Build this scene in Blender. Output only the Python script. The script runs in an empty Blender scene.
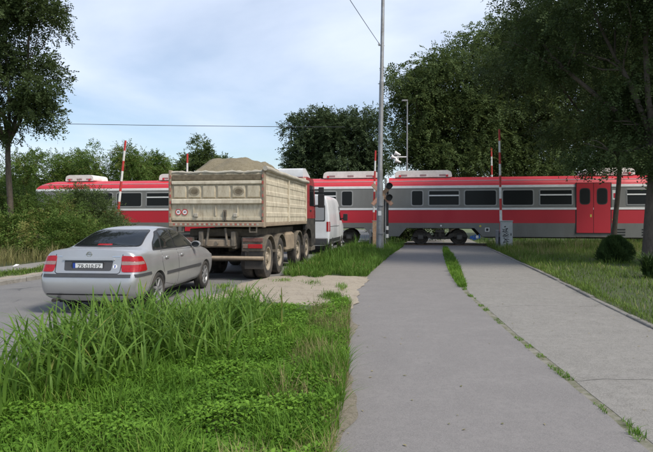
import bpy, bmesh, math, random
import numpy as np
from mathutils import Vector, Matrix
from mathutils.bvhtree import BVHTree

rng = np.random.default_rng(7)
random.seed(7)
SC = bpy.context.scene
COL = SC.collection
PI = math.pi

# ------------------------------------------------------------------ camera
CAM_H, FPX, HOR, W0, H0 = 1.6, 560.0, 217.0, 653.0, 452.0
cd = bpy.data.cameras.new('camera')
cd.sensor_width = 36.0
cd.lens = 36.0 * FPX / W0
cd.shift_y = -(H0 / 2 - HOR) / W0
cd.clip_start = 0.1
cd.clip_end = 6000
cam = bpy.data.objects.new('camera', cd)
cam.location = (0, 0, CAM_H)
cam.rotation_euler = (PI / 2, 0, 0)
COL.objects.link(cam)
SC.camera = cam

# ------------------------------------------------------------------ light
SUN_EL, SUN_ROT = math.radians(52), math.radians(128)
S = Vector((math.sin(SUN_ROT) * math.cos(SUN_EL), math.cos(SUN_ROT) * math.cos(SUN_EL), math.sin(SUN_EL)))
world = bpy.data.worlds.new('World')
SC.world = world
world.use_nodes = True
nt = world.node_tree
for n in list(nt.nodes):
    nt.nodes.remove(n)
wo = nt.nodes.new('ShaderNodeOutputWorld')
bg = nt.nodes.new('ShaderNodeBackground')
sky = nt.nodes.new('ShaderNodeTexSky')
sky.sky_type = 'NISHITA'
sky.sun_disc = False
sky.sun_elevation = SUN_EL
sky.sun_rotation = SUN_ROT
sky.air_density = 1.0
sky.dust_density = 1.2
sky.ozone_density = 1.0
bg.inputs['Strength'].default_value = 0.12
tc = nt.nodes.new('ShaderNodeTexCoord')
sep = nt.nodes.new('ShaderNodeSeparateXYZ')
nt.links.new(tc.outputs['Generated'], sep.inputs[0])
mx = nt.nodes.new('ShaderNodeMath'); mx.operation = 'MAXIMUM'; mx.inputs[1].default_value = 0.0
nt.links.new(sep.outputs['Z'], mx.inputs[0])
ad = nt.nodes.new('ShaderNodeMath'); ad.operation = 'ADD'; ad.inputs[1].default_value = 0.22
nt.links.new(mx.outputs[0], ad.inputs[0])
dv = nt.nodes.new('ShaderNodeVectorMath'); dv.operation = 'DIVIDE'
cb = nt.nodes.new('ShaderNodeCombineXYZ')
for i in range(3):
    nt.links.new(ad.outputs[0], cb.inputs[i])
nt.links.new(tc.outputs['Generated'], dv.inputs[0])
nt.links.new(cb.outputs[0], dv.inputs[1])
cn = nt.nodes.new('ShaderNodeTexNoise')
cn.inputs['Scale'].default_value = 0.75
cn.inputs['Detail'].default_value = 7.0
cn.inputs['Roughness'].default_value = 0.52
cn.inputs['Distortion'].default_value = 0.35
nt.links.new(dv.outputs[0], cn.inputs['Vector'])
cr = nt.nodes.new('ShaderNodeValToRGB')
cr.color_ramp.elements[0].position = 0.40
cr.color_ramp.elements[0].color = (0.10, 0.10, 0.10, 1)
cr.color_ramp.elements[1].position = 0.66
cr.color_ramp.elements[1].color = (0.86, 0.86, 0.86, 1)
nt.links.new(cn.outputs['Fac'], cr.inputs[0])
cm = nt.nodes.new('ShaderNodeMix'); cm.data_type = 'RGBA'
cm.inputs['B'].default_value = (5.6, 6.2, 7.35, 1)
nt.links.new(cr.outputs[0], cm.inputs['Factor'])
nt.links.new(sky.outputs[0], cm.inputs['A'])
nt.links.new(cm.outputs['Result'], bg.inputs['Color'])
nt.links.new(bg.outputs[0], wo.inputs[0])

sd = bpy.data.lights.new('sun', 'SUN')
sd.energy = 2.9
sd.angle = math.radians(14)
sd.color = (1.0, 0.935, 0.83)
sun = bpy.data.objects.new('sun', sd)
sun.rotation_euler = S.to_track_quat('Z', 'Y').to_euler()
sun.location = (20, -20, 60)
COL.objects.link(sun)

SC.view_settings.view_transform = 'Standard'
SC.view_settings.look = 'None'
SC.view_settings.gamma = 1.0
SC.view_settings.use_curve_mapping = False
SC.view_settings.exposure = 0.45
SC.cycles.max_bounces = 6
SC.cycles.diffuse_bounces = 3
SC.cycles.transmission_bounces = 4
SC.cycles.transparent_max_bounces = 6

# ------------------------------------------------------------------ helpers
def gp(px, py):
    Y = CAM_H * FPX / (py - HOR)
    return ((px - W0 / 2) / FPX * Y, Y)

def at(px, Y):
    return (px - W0 / 2) / FPX * Y

def zat(py, Y):
    return CAM_H + (HOR - py) / FPX * Y

def lin(c):
    return tuple((v / 255 / 12.92) if v / 255 <= 0.04045 else ((v / 255 + 0.055) / 1.055) ** 2.4 for v in c)

def tag(o, label=None, cat=None, group=None, kind=None):
    if label: o['label'] = label
    if cat: o['category'] = cat
    if group: o['group'] = group
    if kind: o['kind'] = kind
    return o

def empty(name, loc=(0, 0, 0), rz=0.0):
    o = bpy.data.objects.new(name, None)
    o.location = loc
    o.rotation_euler = (0, 0, rz)
    o.empty_display_size = 0.3
    COL.objects.link(o)
    return o

def link_mesh(name, me, mat, parent=None, smooth=None):
    if mat is not None:
        me.materials.append(mat)
    o = bpy.data.objects.new(name, me)
    COL.objects.link(o)
    if parent is not None:
        o.parent = parent
    if smooth is not None:
        me.shade_smooth()
        me.set_sharp_from_angle(angle=math.radians(smooth))
    return o

class MB:
    def __init__(s):
        s.v, s.f = [], []
    def add(s, vs, fs):
        b = len(s.v)
        s.v += [tuple(v) for v in vs]
        s.f += [tuple(i + b for i in f) for f in fs]
        return s
    def box(s, x0, x1, y0, y1, z0, z1, c=0.0, M=None):
        cx, cy, cz = (x0 + x1) / 2, (y0 + y1) / 2, (z0 + z1) / 2
        hx, hy, hz = abs(x1 - x0) / 2, abs(y1 - y0) / 2, abs(z1 - z0) / 2
        c = min(c, 0.45 * min(hx, hy, hz))
        if c <= 0:
            vs = [(cx + a * hx, cy + b * hy, cz + d * hz) for a in (-1, 1) for b in (-1, 1) for d in (-1, 1)]
            fs = [(0, 1, 3, 2), (4, 6, 7, 5), (0, 4, 5, 1), (2, 3, 7, 6), (0, 2, 6, 4), (1, 5, 7, 3)]
        else:
            vs, ix = [], {}
            for a in (-1, 1):
                for b in (-1, 1):
                    for d in (-1, 1):
                        ix[a, b, d, 0] = len(vs); vs.append((cx + a * hx, cy + b * (hy - c), cz + d * (hz - c)))
                        ix[a, b, d, 1] = len(vs); vs.append((cx + a * (hx - c), cy + b * hy, cz + d * (hz - c)))
                        ix[a, b, d, 2] = len(vs); vs.append((cx + a * (hx - c), cy + b * (hy - c), cz + d * hz))
            fs = []
            for a in (-1, 1):
                q = [ix[a, -1, -1, 0], ix[a, 1, -1, 0], ix[a, 1, 1, 0], ix[a, -1, 1, 0]]
                fs.append(tuple(q if a > 0 else q[::-1]))
                q = [ix[-1, a, -1, 1], ix[1, a, -1, 1], ix[1, a, 1, 1], ix[-1, a, 1, 1]]
                fs.append(tuple(q[::-1] if a > 0 else q))
                q = [ix[-1, -1, a, 2], ix[1, -1, a, 2], ix[1, 1, a, 2], ix[-1, 1, a, 2]]
                fs.append(tuple(q if a > 0 else q[::-1]))
                for b in (-1, 1):
                    q = [ix[a, b, -1, 0], ix[a, b, 1, 0], ix[a, b, 1, 1], ix[a, b, -1, 1]]
                    fs.append(tuple(q[::-1] if a * b > 0 else q))
                    q = [ix[a, -1, b, 0], ix[a, 1, b, 0], ix[a, 1, b, 2], ix[a, -1, b, 2]]
                    fs.append(tuple(q if a * b > 0 else q[::-1]))
                    q = [ix[-1, a, b, 1], ix[1, a, b, 1], ix[1, a, b, 2], ix[-1, a, b, 2]]
                    fs.append(tuple(q[::-1] if a * b > 0 else q))
                    for d in (-1, 1):
                        q = [ix[a, b, d, 0], ix[a, b, d, 1], ix[a, b, d, 2]]
                        fs.append(tuple(q if a * b * d > 0 else q[::-1]))
        if M is not None:
            vs = [tuple(M @ Vector(v)) for v in vs]
        return s.add(vs, fs)
    def tube(s, pts, rad, n=8, cap=True):
        pts = [Vector(p) for p in pts]
        if not hasattr(rad, '__len__'):
            rad = [rad] * len(pts)
        vs, fs = [], []
        prev = None
        for i, p in enumerate(pts):
            d = (pts[min(i + 1, len(pts) - 1)] - pts[max(i - 1, 0)])
            d = d.normalized() if d.length > 1e-9 else Vector((0, 0, 1))
            if prev is None:
                a = d.orthogonal().normalized()
            else:
                a = (prev - d * prev.dot(d))
                a = a.normalized() if a.length > 1e-6 else d.orthogonal().normalized()
            prev = a
            b = d.cross(a)
            for k in range(n):
                t = 2 * PI * k / n
                vs.append(p + (a * math.cos(t) + b * math.sin(t)) * rad[i])
        for i in range(len(pts) - 1):
            for k in range(n):
                k2 = (k + 1) % n
                fs.append((i * n + k, i * n + k2, (i + 1) * n + k2, (i + 1) * n + k))
        if cap:
            fs.append(tuple(range(n))[::-1])
            fs.append(tuple((len(pts) - 1) * n + k for k in range(n)))
        return s.add(vs, fs)
    def lathe(s, prof, n=24, M=None, closed=False, cap=True):
        """prof: (r, h) around the local z axis"""
        vs, fs = [], []
        m = len(prof)
        for r, h in prof:
            for k in range(n):
                t = 2 * PI * k / n
                vs.append(Vector((r * math.cos(t), r * math.sin(t), h)))
        rows = m if closed else m - 1
        for i in range(rows):
            j = (i + 1) % m
            for k in range(n):
                k2 = (k + 1) % n
                fs.append((i * n + k, i * n + k2, j * n + k2, j * n + k))
        if cap and not closed:
            if prof[0][0] > 1e-6: fs.append(tuple(range(n))[::-1])
            if prof[-1][0] > 1e-6: fs.append(tuple((m - 1) * n + k for k in range(n)))
        if M is not None:
            vs = [M @ v for v in vs]
        return s.add(vs, fs)
    def prism(s, poly, axis, a0, a1):
        """poly: 2D points, extruded along axis from a0 to a1 (x: poly=(y,z); y: poly=(x,z); z: poly=(x,y))"""
        n = len(poly)
        def P(p, a):
            return {'x': (a, p[0], p[1]), 'y': (p[0], a, p[1]), 'z': (p[0], p[1], a)}[axis]
        vs = [P(p, a0) for p in poly] + [P(p, a1) for p in poly]
        fs = [tuple(range(n))[::-1], tuple(range(n, 2 * n))]
        fs += [(i, (i + 1) % n, n + (i + 1) % n, n + i) for i in range(n)]
        return s.add(vs, fs)
    def mesh(s, name, fixn=True):
        me = bpy.data.meshes.new(name)
        me.from_pydata(s.v, [], s.f)
        if fixn and len(s.v) < 60000:
            bm = bmesh.new(); bm.from_mesh(me)
            bmesh.ops.recalc_face_normals(bm, faces=bm.faces)
            bm.to_mesh(me); bm.free()
        return me
    def build(s, name, mat, parent=None, smooth=None):
        return link_mesh(name, s.mesh(name), mat, parent, smooth)

def np_mesh(name, verts, faces_n, idx, tint=None):
    """verts (N,3); idx flat loop indices; faces_n vertices per face (array)"""
    me = bpy.data.meshes.new(name)
    me.vertices.add(len(verts))
    me.vertices.foreach_set('co', np.asarray(verts, np.float32).ravel())
    me.loops.add(len(idx))
    me.loops.foreach_set('vertex_index', np.asarray(idx, np.int32))
    me.polygons.add(len(faces_n))
    st = np.concatenate([[0], np.cumsum(faces_n)[:-1]]).astype(np.int32)
    me.polygons.foreach_set('loop_start', st)
    if tint is not None:
        a = me.attributes.new('tint', 'FLOAT', 'FACE')
        a.data.foreach_set('value', np.asarray(tint, np.float32))
    me.update(calc_edges=True)
    return me

def unit(a):
    return a / np.maximum(np.linalg.norm(a, axis=-1, keepdims=True), 1e-9)

def leaf_arrays(base, d, nrm, L, Wd, fold=0.0):
    d = unit(d)
    side = unit(np.cross(d, nrm))
    up = np.cross(side, d)
    L = np.broadcast_to(L, (len(base),))[:, None]
    Wd = np.broadcast_to(Wd, (len(base),))[:, None]
    mid = base + d * L * 0.48
    v = np.stack([base, mid + side * Wd / 2 + up * fold * Wd, base + d * L, mid - side * Wd / 2 + up * fold * Wd], 1)
    return v.reshape(-1, 3)

def blade_arrays(base, az, h, lean, w, seg=2):
    """grass blades: seg quads then a tip triangle; returns verts, faces_n, idx"""
    n = len(base)
    out = np.stack([np.cos(az), np.sin(az), np.zeros(n)], 1)
    side = np.stack([-np.sin(az), np.cos(az), np.zeros(n)], 1)
    rows = []
    for k in range(seg + 1):
        t = k / (seg + 0.9)
        p = base + out * (lean * t ** 2)[:, None] + np.array([0, 0, 1.0]) * (h * (t - 0.28 * np.clip(lean / np.maximum(h, 1e-3), 0, 1.6) * t ** 2.6))[:, None]
        ww = (w * (1 - 0.55 * t ** 2) * (0.75 if k == 0 else 1.0))[:, None]
        rows += [p - side * ww / 2, p + side * ww / 2]
    tip = base + out * lean[:, None] + np.array([0, 0, 1.0]) * (h * (1 - 0.28 * np.clip(lean / np.maximum(h, 1e-3), 0, 1.6)))[:, None]
    rows.append(tip)
    V = np.stack(rows, 1)
    m = 2 * (seg + 1) + 1
    loc, fn = [], []
    for k in range(seg):
        loc += [2 * k, 2 * k + 1, 2 * k + 3, 2 * k + 2]; fn.append(4)
    loc += [2 * seg, 2 * seg + 1, 2 * seg + 2]; fn.append(3)
    idx = (np.arange(n)[:, None] * m + np.array(loc)[None]).ravel()
    return V.reshape(-1, 3), np.tile(fn, n), idx, seg + 1

# ------------------------------------------------------------------ materials
def _bsdf(name):
    m = bpy.data.materials.new(name)
    m.use_nodes = True
    b = m.node_tree.nodes['Principled BSDF']
    return m, m.node_tree, b

def _n(nt, typ, **kw):
    n = nt.nodes.new(typ)
    for k, v in kw.items():
        n.inputs[k].default_value = v
    return n

def _mix(nt, fac, a, b, blend='MIX'):
    n = nt.nodes.new('ShaderNodeMix'); n.data_type = 'RGBA'; n.blend_type = blend
    for key, v in (('Factor', fac), ('A', a), ('B', b)):
        if hasattr(v, 'is_linked') or hasattr(v, 'links'):
            nt.links.new(v, n.inputs[key])
        else:
            n.inputs[key].default_value = v if key == 'Factor' else (*v[:3], 1)
    return n.outputs['Result']

def _ramp(nt, src, p0, p1, v0=0.0, v1=1.0):
    n = nt.nodes.new('ShaderNodeMapRange')
    n.inputs['From Min'].default_value = p0; n.inputs['From Max'].default_value = p1
    n.inputs['To Min'].default_value = v0; n.inputs['To Max'].default_value = v1
    nt.links.new(src, n.inputs['Value'])
    return n.outputs['Result']

def mat(name, col, rough=0.6, metal=0.0, var=0.12, vscale=6.0, bump=0.0, bscale=60.0, dirt=None, dirt_amt=0.0, dscale=2.5, coat=0.0, spec=None, stretch=None):
    """procedural paint / metal / stone: base colour, tonal variation, dirt blotches, fine bump"""
    m, nt, b = _bsdf(name)
    tc = nt.nodes.new('ShaderNodeTexCoord')
    vec = tc.outputs['Object']
    if stretch:
        mp = nt.nodes.new('ShaderNodeMapping'); mp.inputs['Scale'].default_value = stretch
        nt.links.new(vec, mp.inputs[0]); vec = mp.outputs[0]
    no = _n(nt, 'ShaderNodeTexNoise', Scale=vscale, Detail=5.0, Roughness=0.6)
    nt.links.new(vec, no.inputs['Vector'])
    dark = tuple(c * (1 - var) for c in col); lite = tuple(min(1, c * (1 + var)) for c in col)
    c = _mix(nt, _ramp(nt, no.outputs['Fac'], 0.3, 0.7), dark, lite)
    r = None
    if dirt:
        n2 = _n(nt, 'ShaderNodeTexNoise', Scale=dscale, Detail=8.0, Roughness=0.68)
        nt.links.new(vec, n2.inputs['Vector'])
        f = _ramp(nt, n2.outputs['Fac'], 0.42, 0.75, 0.0, dirt_amt)
        c = _mix(nt, f, c, dirt)
        r = _ramp(nt, n2.outputs['Fac'], 0.4, 0.75, rough, min(1, rough + 0.3))
    nt.links.new(c, b.inputs['Base Color'])
    b.inputs['Metallic'].default_value = metal
    b.inputs['Roughness'].default_value = rough
    if r is not None: nt.links.new(r, b.inputs['Roughness'])
    if coat: b.inputs['Coat Weight'].default_value = coat; b.inputs['Coat Roughness'].default_value = 0.08
    if spec is not None: b.inputs['Specular IOR Level'].default_value = spec
    if bump:
        n3 = _n(nt, 'ShaderNodeTexNoise', Scale=bscale, Detail=4.0)
        nt.links.new(tc.outputs['Object'], n3.inputs['Vector'])
        bp = nt.nodes.new('ShaderNodeBump'); bp.inputs['Strength'].default_value = bump; bp.inputs['Distance'].default_value = 0.02
        nt.links.new(n3.outputs['Fac'], bp.inputs['Height']); nt.links.new(bp.outputs[0], b.inputs['Normal'])
    return m

def leaf_mat(name, c0, c1, c2=None, trans=0.3, rough=0.6, spec=0.15):
    """leaf colour runs from c0 to c1 by the leaf's own random tint"""
    m, nt, b = _bsdf(name)
    at_ = nt.nodes.new('ShaderNodeAttribute'); at_.attribute_name = 'tint'
    c = _mix(nt, at_.outputs['Fac'], c0, c1)
    if c2:
        c = _mix(nt, _ramp(nt, at_.outputs['Fac'], 0.93, 0.97), c, c2)
    nt.links.new(c, b.inputs['Base Color'])
    b.inputs['Roughness'].default_value = rough
    b.inputs['Specular IOR Level'].default_value = spec
    t = nt.nodes.new('ShaderNodeBsdfTranslucent')
    h = nt.nodes.new('ShaderNodeHueSaturation'); h.inputs['Value'].default_value = 1.3; h.inputs['Hue'].default_value = 0.485
    nt.links.new(c, h.inputs['Color']); nt.links.new(h.outputs[0], t.inputs['Color'])
    ms = nt.nodes.new('ShaderNodeMixShader'); ms.inputs[0].default_value = trans
    nt.links.new(b.outputs[0], ms.inputs[1]); nt.links.new(t.outputs[0], ms.inputs[2])
    nt.links.new(ms.outputs[0], nt.nodes['Material Output'].inputs['Surface'])
    return m

def ground_mat(name, cols, scales, rough=0.9, bump=0.3, speck=None, speck_scale=300.0, cracks=None):
    """layered noise ground: cols[0] base, each further colour through its own noise; speck = aggregate"""
    m, nt, b = _bsdf(name)
    tc = nt.nodes.new('ShaderNodeTexCoord')
    c = None
    for i, col in enumerate(cols):
        if i == 0:
            c = col; continue
        no = _n(nt, 'ShaderNodeTexNoise', Scale=scales[i], Detail=7.0, Roughness=0.62)
        nt.links.new(tc.outputs['Object'], no.inputs['Vector'])
        c = _mix(nt, _ramp(nt, no.outputs['Fac'], 0.42, 0.66), c, col)
    if speck:
        vo = nt.nodes.new('ShaderNodeTexVoronoi'); vo.inputs['Scale'].default_value = speck_scale
        nt.links.new(tc.outputs['Object'], vo.inputs['Vector'])
        bw = nt.nodes.new('ShaderNodeRGBToBW'); nt.links.new(vo.outputs['Color'], bw.inputs[0])
        c = _mix(nt, _ramp(nt, bw.outputs[0], 0.2, 0.9, 0.0, 0.8), c, speck)
    if cracks:
        vo = nt.nodes.new('ShaderNodeTexVoronoi'); vo.feature = 'DISTANCE_TO_EDGE'; vo.inputs['Scale'].default_value = cracks[0]
        dn = _n(nt, 'ShaderNodeTexNoise', Scale=3.0, Detail=6.0)
        nt.links.new(tc.outputs['Object'], dn.inputs['Vector'])
        vm = _mix(nt, 0.18, tc.outputs['Object'], dn.outputs['Color'])
        nt.links.new(vm, vo.inputs['Vector'])
        n4 = _n(nt, 'ShaderNodeTexNoise', Scale=0.5, Detail=2.0)
        nt.links.new(tc.outputs['Object'], n4.inputs['Vector'])
        f1 = _ramp(nt, vo.outputs['Distance'], 0.0, cracks[1], 1.0, 0.0)
        f2 = _ramp(nt, n4.outputs['Fac'], 0.48, 0.58)
        mu = nt.nodes.new('ShaderNodeMath'); mu.operation = 'MULTIPLY'
        nt.links.new(f1, mu.inputs[0]); nt.links.new(f2, mu.inputs[1])
        c = _mix(nt, mu.outputs[0], c, cracks[2])
    if hasattr(c, 'links'): nt.links.new(c, b.inputs['Base Color'])
    else: b.inputs['Base Color'].default_value = (*c, 1)
    b.inputs['Roughness'].default_value = rough
    n3 = _n(nt, 'ShaderNodeTexNoise', Scale=90.0, Detail=5.0, Roughness=0.7)
    nt.links.new(tc.outputs['Object'], n3.inputs['Vector'])
    bp = nt.nodes.new('ShaderNodeBump'); bp.inputs['Strength'].default_value = bump; bp.inputs['Distance'].default_value = 0.01
    nt.links.new(n3.outputs['Fac'], bp.inputs['Height']); nt.links.new(bp.outputs[0], b.inputs['Normal'])
    return m

def glass_mat(name, col=(0.012, 0.015, 0.016), rough=0.03, alpha=0.25, spec=0.6):
    m, nt, b = _bsdf(name)
    b.inputs['Base Color'].default_value = (*col, 1)
    b.inputs['Roughness'].default_value = rough
    b.inputs['Specular IOR Level'].default_value = spec
    no = _n(nt, 'ShaderNodeTexNoise', Scale=1.4, Detail=3.0)
    tc = nt.nodes.new('ShaderNodeTexCoord')
    nt.links.new(tc.outputs['Object'], no.inputs['Vector'])
    bp = nt.nodes.new('ShaderNodeBump'); bp.inputs['Strength'].default_value = 0.06; bp.inputs['Distance'].default_value = 0.05
    nt.links.new(no.outputs['Fac'], bp.inputs['Height']); nt.links.new(bp.outputs[0], b.inputs['Normal'])
    if alpha > 0:
        t = nt.nodes.new('ShaderNodeBsdfTransparent'); t.inputs[0].default_value = (0.75, 0.82, 0.78, 1)
        ms = nt.nodes.new('ShaderNodeMixShader'); ms.inputs[0].default_value = alpha
        nt.links.new(b.outputs[0], ms.inputs[1]); nt.links.new(t.outputs[0], ms.inputs[2])
        nt.links.new(ms.outputs[0], nt.nodes['Material Output'].inputs['Surface'])
    return m

M = {}
M['asphalt_road'] = ground_mat('asphalt_road', [(0.135, 0.13, 0.127), (0.105, 0.102, 0.1), (0.165, 0.158, 0.148)], [1, 0.5, 1.7], speck=(0.21, 0.205, 0.195), speck_scale=140, cracks=(0.35, 0.012, (0.07, 0.07, 0.07)))
M['asphalt_path'] = ground_mat('asphalt_path', [(0.165, 0.154, 0.148), (0.135, 0.127, 0.122), (0.195, 0.183, 0.174), (0.148, 0.14, 0.134)], [1, 0.45, 2.3, 14.0], speck=(0.24, 0.225, 0.215), speck_scale=170, bump=0.35)
M['concrete_path'] = ground_mat('concrete_path', [(0.185, 0.176, 0.16), (0.145, 0.138, 0.125), (0.225, 0.213, 0.192), (0.15, 0.142, 0.125)], [1, 0.6, 3.0, 11.0], speck=(0.29, 0.275, 0.25), speck_scale=120, bump=0.5, cracks=(0.5, 0.0035, (0.13, 0.12, 0.1)))
M['joint'] = ground_mat('joint', [(0.24, 0.225, 0.19), (0.15, 0.14, 0.1), (0.1, 0.11, 0.05)], [1, 5.0, 9.0], bump=0.6)
M['kerb'] = mat('kerb', (0.26, 0.245, 0.22), 0.9, var=0.25, vscale=9, bump=0.5, bscale=40, dirt=(0.13, 0.115, 0.085), dirt_amt=0.8)
M['dirt'] = ground_mat('dirt', [(0.27, 0.225, 0.165), (0.2, 0.165, 0.12), (0.33, 0.28, 0.21)], [1, 2.5, 8.0], speck=(0.38, 0.34, 0.28), speck_scale=60, bump=0.8)
M['dirt_dark'] = ground_mat('dirt_dark', [(0.15, 0.13, 0.095), (0.1, 0.09, 0.06), (0.2, 0.175, 0.13)], [1, 4.0, 12.0], speck=(0.25, 0.22, 0.17), speck_scale=70, bump=0.8)
M['soil'] = ground_mat('soil', [(0.06, 0.075, 0.03), (0.085, 0.08, 0.045), (0.045, 0.07, 0.022)], [1, 2.0, 7.0], bump=0.8)
M['field'] = ground_mat('field', [(0.09, 0.115, 0.04), (0.13, 0.125, 0.06), (0.06, 0.09, 0.028)], [1, 0.3, 2.2], bump=0.8)
M['ballast'] = ground_mat('ballast', [(0.16, 0.14, 0.12), (0.1, 0.085, 0.07), (0.22, 0.2, 0.18)], [1, 4.0, 14.0], speck=(0.28, 0.26, 0.24), speck_scale=22, bump=1.0)
M['rail'] = mat('rail', (0.16, 0.1, 0.07), 0.5, 0.7, var=0.3)
M['steel'] = mat('steel', (0.33, 0.34, 0.35), 0.55, 0.6, var=0.12, vscale=4, dirt=(0.2, 0.17, 0.14), dirt_amt=0.5)
M['concrete_post'] = mat('concrete_post', (0.32, 0.31, 0.29), 0.9, var=0.15, bump=0.3, dirt=(0.17, 0.15, 0.12), dirt_amt=0.5)
M['black'] = mat('black', (0.02, 0.02, 0.02), 0.5, var=0.2)
M['rubber'] = mat('rubber', (0.022, 0.021, 0.02), 0.85, var=0.2, bump=0.2, dirt=(0.12, 0.1, 0.08), dirt_amt=0.5)
M['under'] = mat('under', (0.03, 0.027, 0.024), 0.85, var=0.3, dirt=(0.12, 0.1, 0.08), dirt_amt=0.75, dscale=6)
M['white_red_r'] = mat('boom_red', (0.52, 0.035, 0.03), 0.5, var=0.1, dirt=(0.3, 0.12, 0.09), dirt_amt=0.5, dscale=5)
M['white_red_w'] = mat('boom_white', (0.74, 0.73, 0.7), 0.5, var=0.06, dirt=(0.45, 0.42, 0.37), dirt_amt=0.6, dscale=5)
M['bark'] = mat('bark', (0.085, 0.068, 0.05), 0.95, var=0.4, vscale=14, bump=1.0, bscale=25, stretch=(1, 1, 0.25))
M['bark_pale'] = mat('bark_pale', (0.085, 0.07, 0.056), 0.95, var=0.3, vscale=12, bump=1.0, bscale=22, stretch=(1, 1, 0.25))
M['rust'] = mat('rust', (0.3, 0.17, 0.1), 0.85, var=0.3, dirt=(0.45, 0.36, 0.25), dirt_amt=0.9, dscale=7)
M['wire'] = mat('wire', (0.05, 0.055, 0.06), 0.6, var=0.1)

# ------------------------------------------------------------------ setting
TH = math.atan(0.165)           # the road runs TH to the right of the view, the track square to it
TRK = Matrix.Translation((0, 32, 0)) @ Matrix.Rotation(-TH, 4, 'Z')   # track frame: x along the rails, y away, y=0 at the near train side

def s_px(px):
    k = (px - W0 / 2) / FPX
    Y = 32 / (1 + 0.165 * k)
    return k * Y / math.cos(TH)

def interp(pts):
    ys = [p[1] for p in pts]; xs = [p[0] for p in pts]
    return lambda Y: float(np.interp(Y, ys, xs))

PATH_L = interp([(-0.55, -4), (0.03, 3.8), (0.176, 5.3), (0.33, 8.7), (0.46, 10.8), (0.92, 14.2), (1.55, 17.6), (2.7, 23.5), (4.08, 29.9), (7.3, 48)])
PATH_M = interp([(1.5, -4), (2.2, 3.9), (2.52, 7.9), (2.9, 11.8), (3.65, 16), (5.46, 25.6), (6.35, 30.2), (9.8, 48)])
PATH_R = interp([(2.55, -4), (4.0, 4.3), (4.62, 7.93), (5.03, 10.3), (5.87, 14.7), (6.75, 19.9), (8.28, 28.9), (11.6, 48)])
ROAD_R = lambda Y: -2.2 + 0.18 * (Y - 10)
ROAD_L = lambda Y: -7.63 + 0.18 * (Y - 13.1)

def wob(y, a, seed):
    return a * (math.sin(y * 2.1 + seed) + 0.6 * math.sin(y * 5.3 + seed * 2.2) + 0.4 * math.sin(y * 11.7 + seed * 3.1)) / 2

def strip(name, fl, fr, y0, y1, z, m, step=0.25, n=1, wl=0, wr=0, zf=None):
    ys = np.arange(y0, y1 + 1e-6, step)
    vs, fs = [], []
    for y in ys:
        a, b = fl(y) + wob(y, wl, 1.3), fr(y) + wob(y, wr, 4.1)
        for k in range(n + 1):
            x = a + (b - a) * k / n
            vs.append((x, y, z + (zf(x, y, k / n) if zf else 0)))
    for i in range(len(ys) - 1):
        for k in range(n):
            a = i * (n + 1) + k
            fs.append((a, a + 1, a + n + 2, a + n + 1))
    o = MB().add(vs, fs).build(name, m, None, 60 if zf else None)
    return tag(o, kind='structure')

g = MB().add([(-1500, -300, -0.03), (1500, -300, -0.03), (1500, 3000, -0.03), (-1500, 3000, -0.03)], [(0, 1, 2, 3)])
tag(g.build('ground', M['field']), kind='structure')

strip('road', ROAD_L, ROAD_R, -6, 70, 0.0, M['asphalt_road'], 1.0, 1)
strip('asphalt_path', PATH_L, PATH_M, -4, 48, 0.012, M['asphalt_path'], 0.1, 1, wl=0.03, wr=0.012)
strip('path_bedding', lambda y: PATH_M(y) + 0.1, lambda y: PATH_R(y) + 0.02, -4, 48, 0.0, M['joint'], 0.5, 1)
slabs = tag(empty('concrete_path', (PATH_M(3.9) + .1, 3.9, 0)), kind='structure')
cuts = [-4, 1.3, 5.45, 10.0, 13.4, 17.3, 21.8, 26.6, 31.5, 37, 43, 48]
for y0_, y1_ in zip(cuts[:-1], cuts[1:]):
    V_, F_ = [], []
    ts = np.linspace(0, 1, 13)
    def edge_y(yb, t): return yb + .035 * math.sin(9 * t + yb) + .02 * math.sin(23 * t + 2 * yb)
    m_ = max(4, int((y1_ - y0_) / .4))
    for j in range(m_ + 1):
        for t in ts:
            yy = edge_y(y0_, t) + .005 + (edge_y(y1_, t) - edge_y(y0_, t) - .010) * j / m_
            a_, b_ = PATH_M(yy) + .09 + wob(yy, .012, 1.3), PATH_R(yy)
            V_.append((a_ + (b_ - a_) * t, yy, 0.012))
    F_ = [(j * 13 + k, j * 13 + k + 1, (j + 1) * 13 + k + 1, (j + 1) * 13 + k) for j in range(m_) for k in range(12)]
    so = MB().add([(x - slabs.location.x, y_ - slabs.location.y, z) for x, y_, z in V_], F_).build('slab', M['concrete_path'], slabs)
    so.data.polygons.foreach_set('use_smooth', [False] * len(so.data.polygons))
strip('path_joint', lambda y: PATH_M(y) - 0.06, lambda y: PATH_M(y) + 0.13, -4, 48, 0.009, M['joint'], 0.1, 1, wl=0.02, wr=0.02)

# kerb along the right lawn: low concrete edging stones
kp = M['kerb']
y = 2.0
right_kerb = tag(empty('lawn_kerb', (PATH_R(3), 3, 0)), kind='structure')
kerb_mesh = MB().box(-0.05, 0.05, 0.008, 0.992, -0.03, 0.05, 0.012).mesh('edging_stone')
kerb_mesh.materials.append(kp)
while y < 30:
    a = Vector((PATH_R(y) + 0.05, y, 0)); b = Vector((PATH_R(y + 1) + 0.05, y + 1, 0))
    o = bpy.data.objects.new('edging_stone', kerb_mesh); COL.objects.link(o); o.parent = right_kerb
    o.location = a - right_kerb.location + Vector((0, 0, random.uniform(-0.02, 0.006)))
    o.rotation_euler = (random.uniform(-.01, .01), random.uniform(-.05, .05), math.atan2(b.y - a.y, b.x - a.x) - PI / 2)
    y += 1.0

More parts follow.
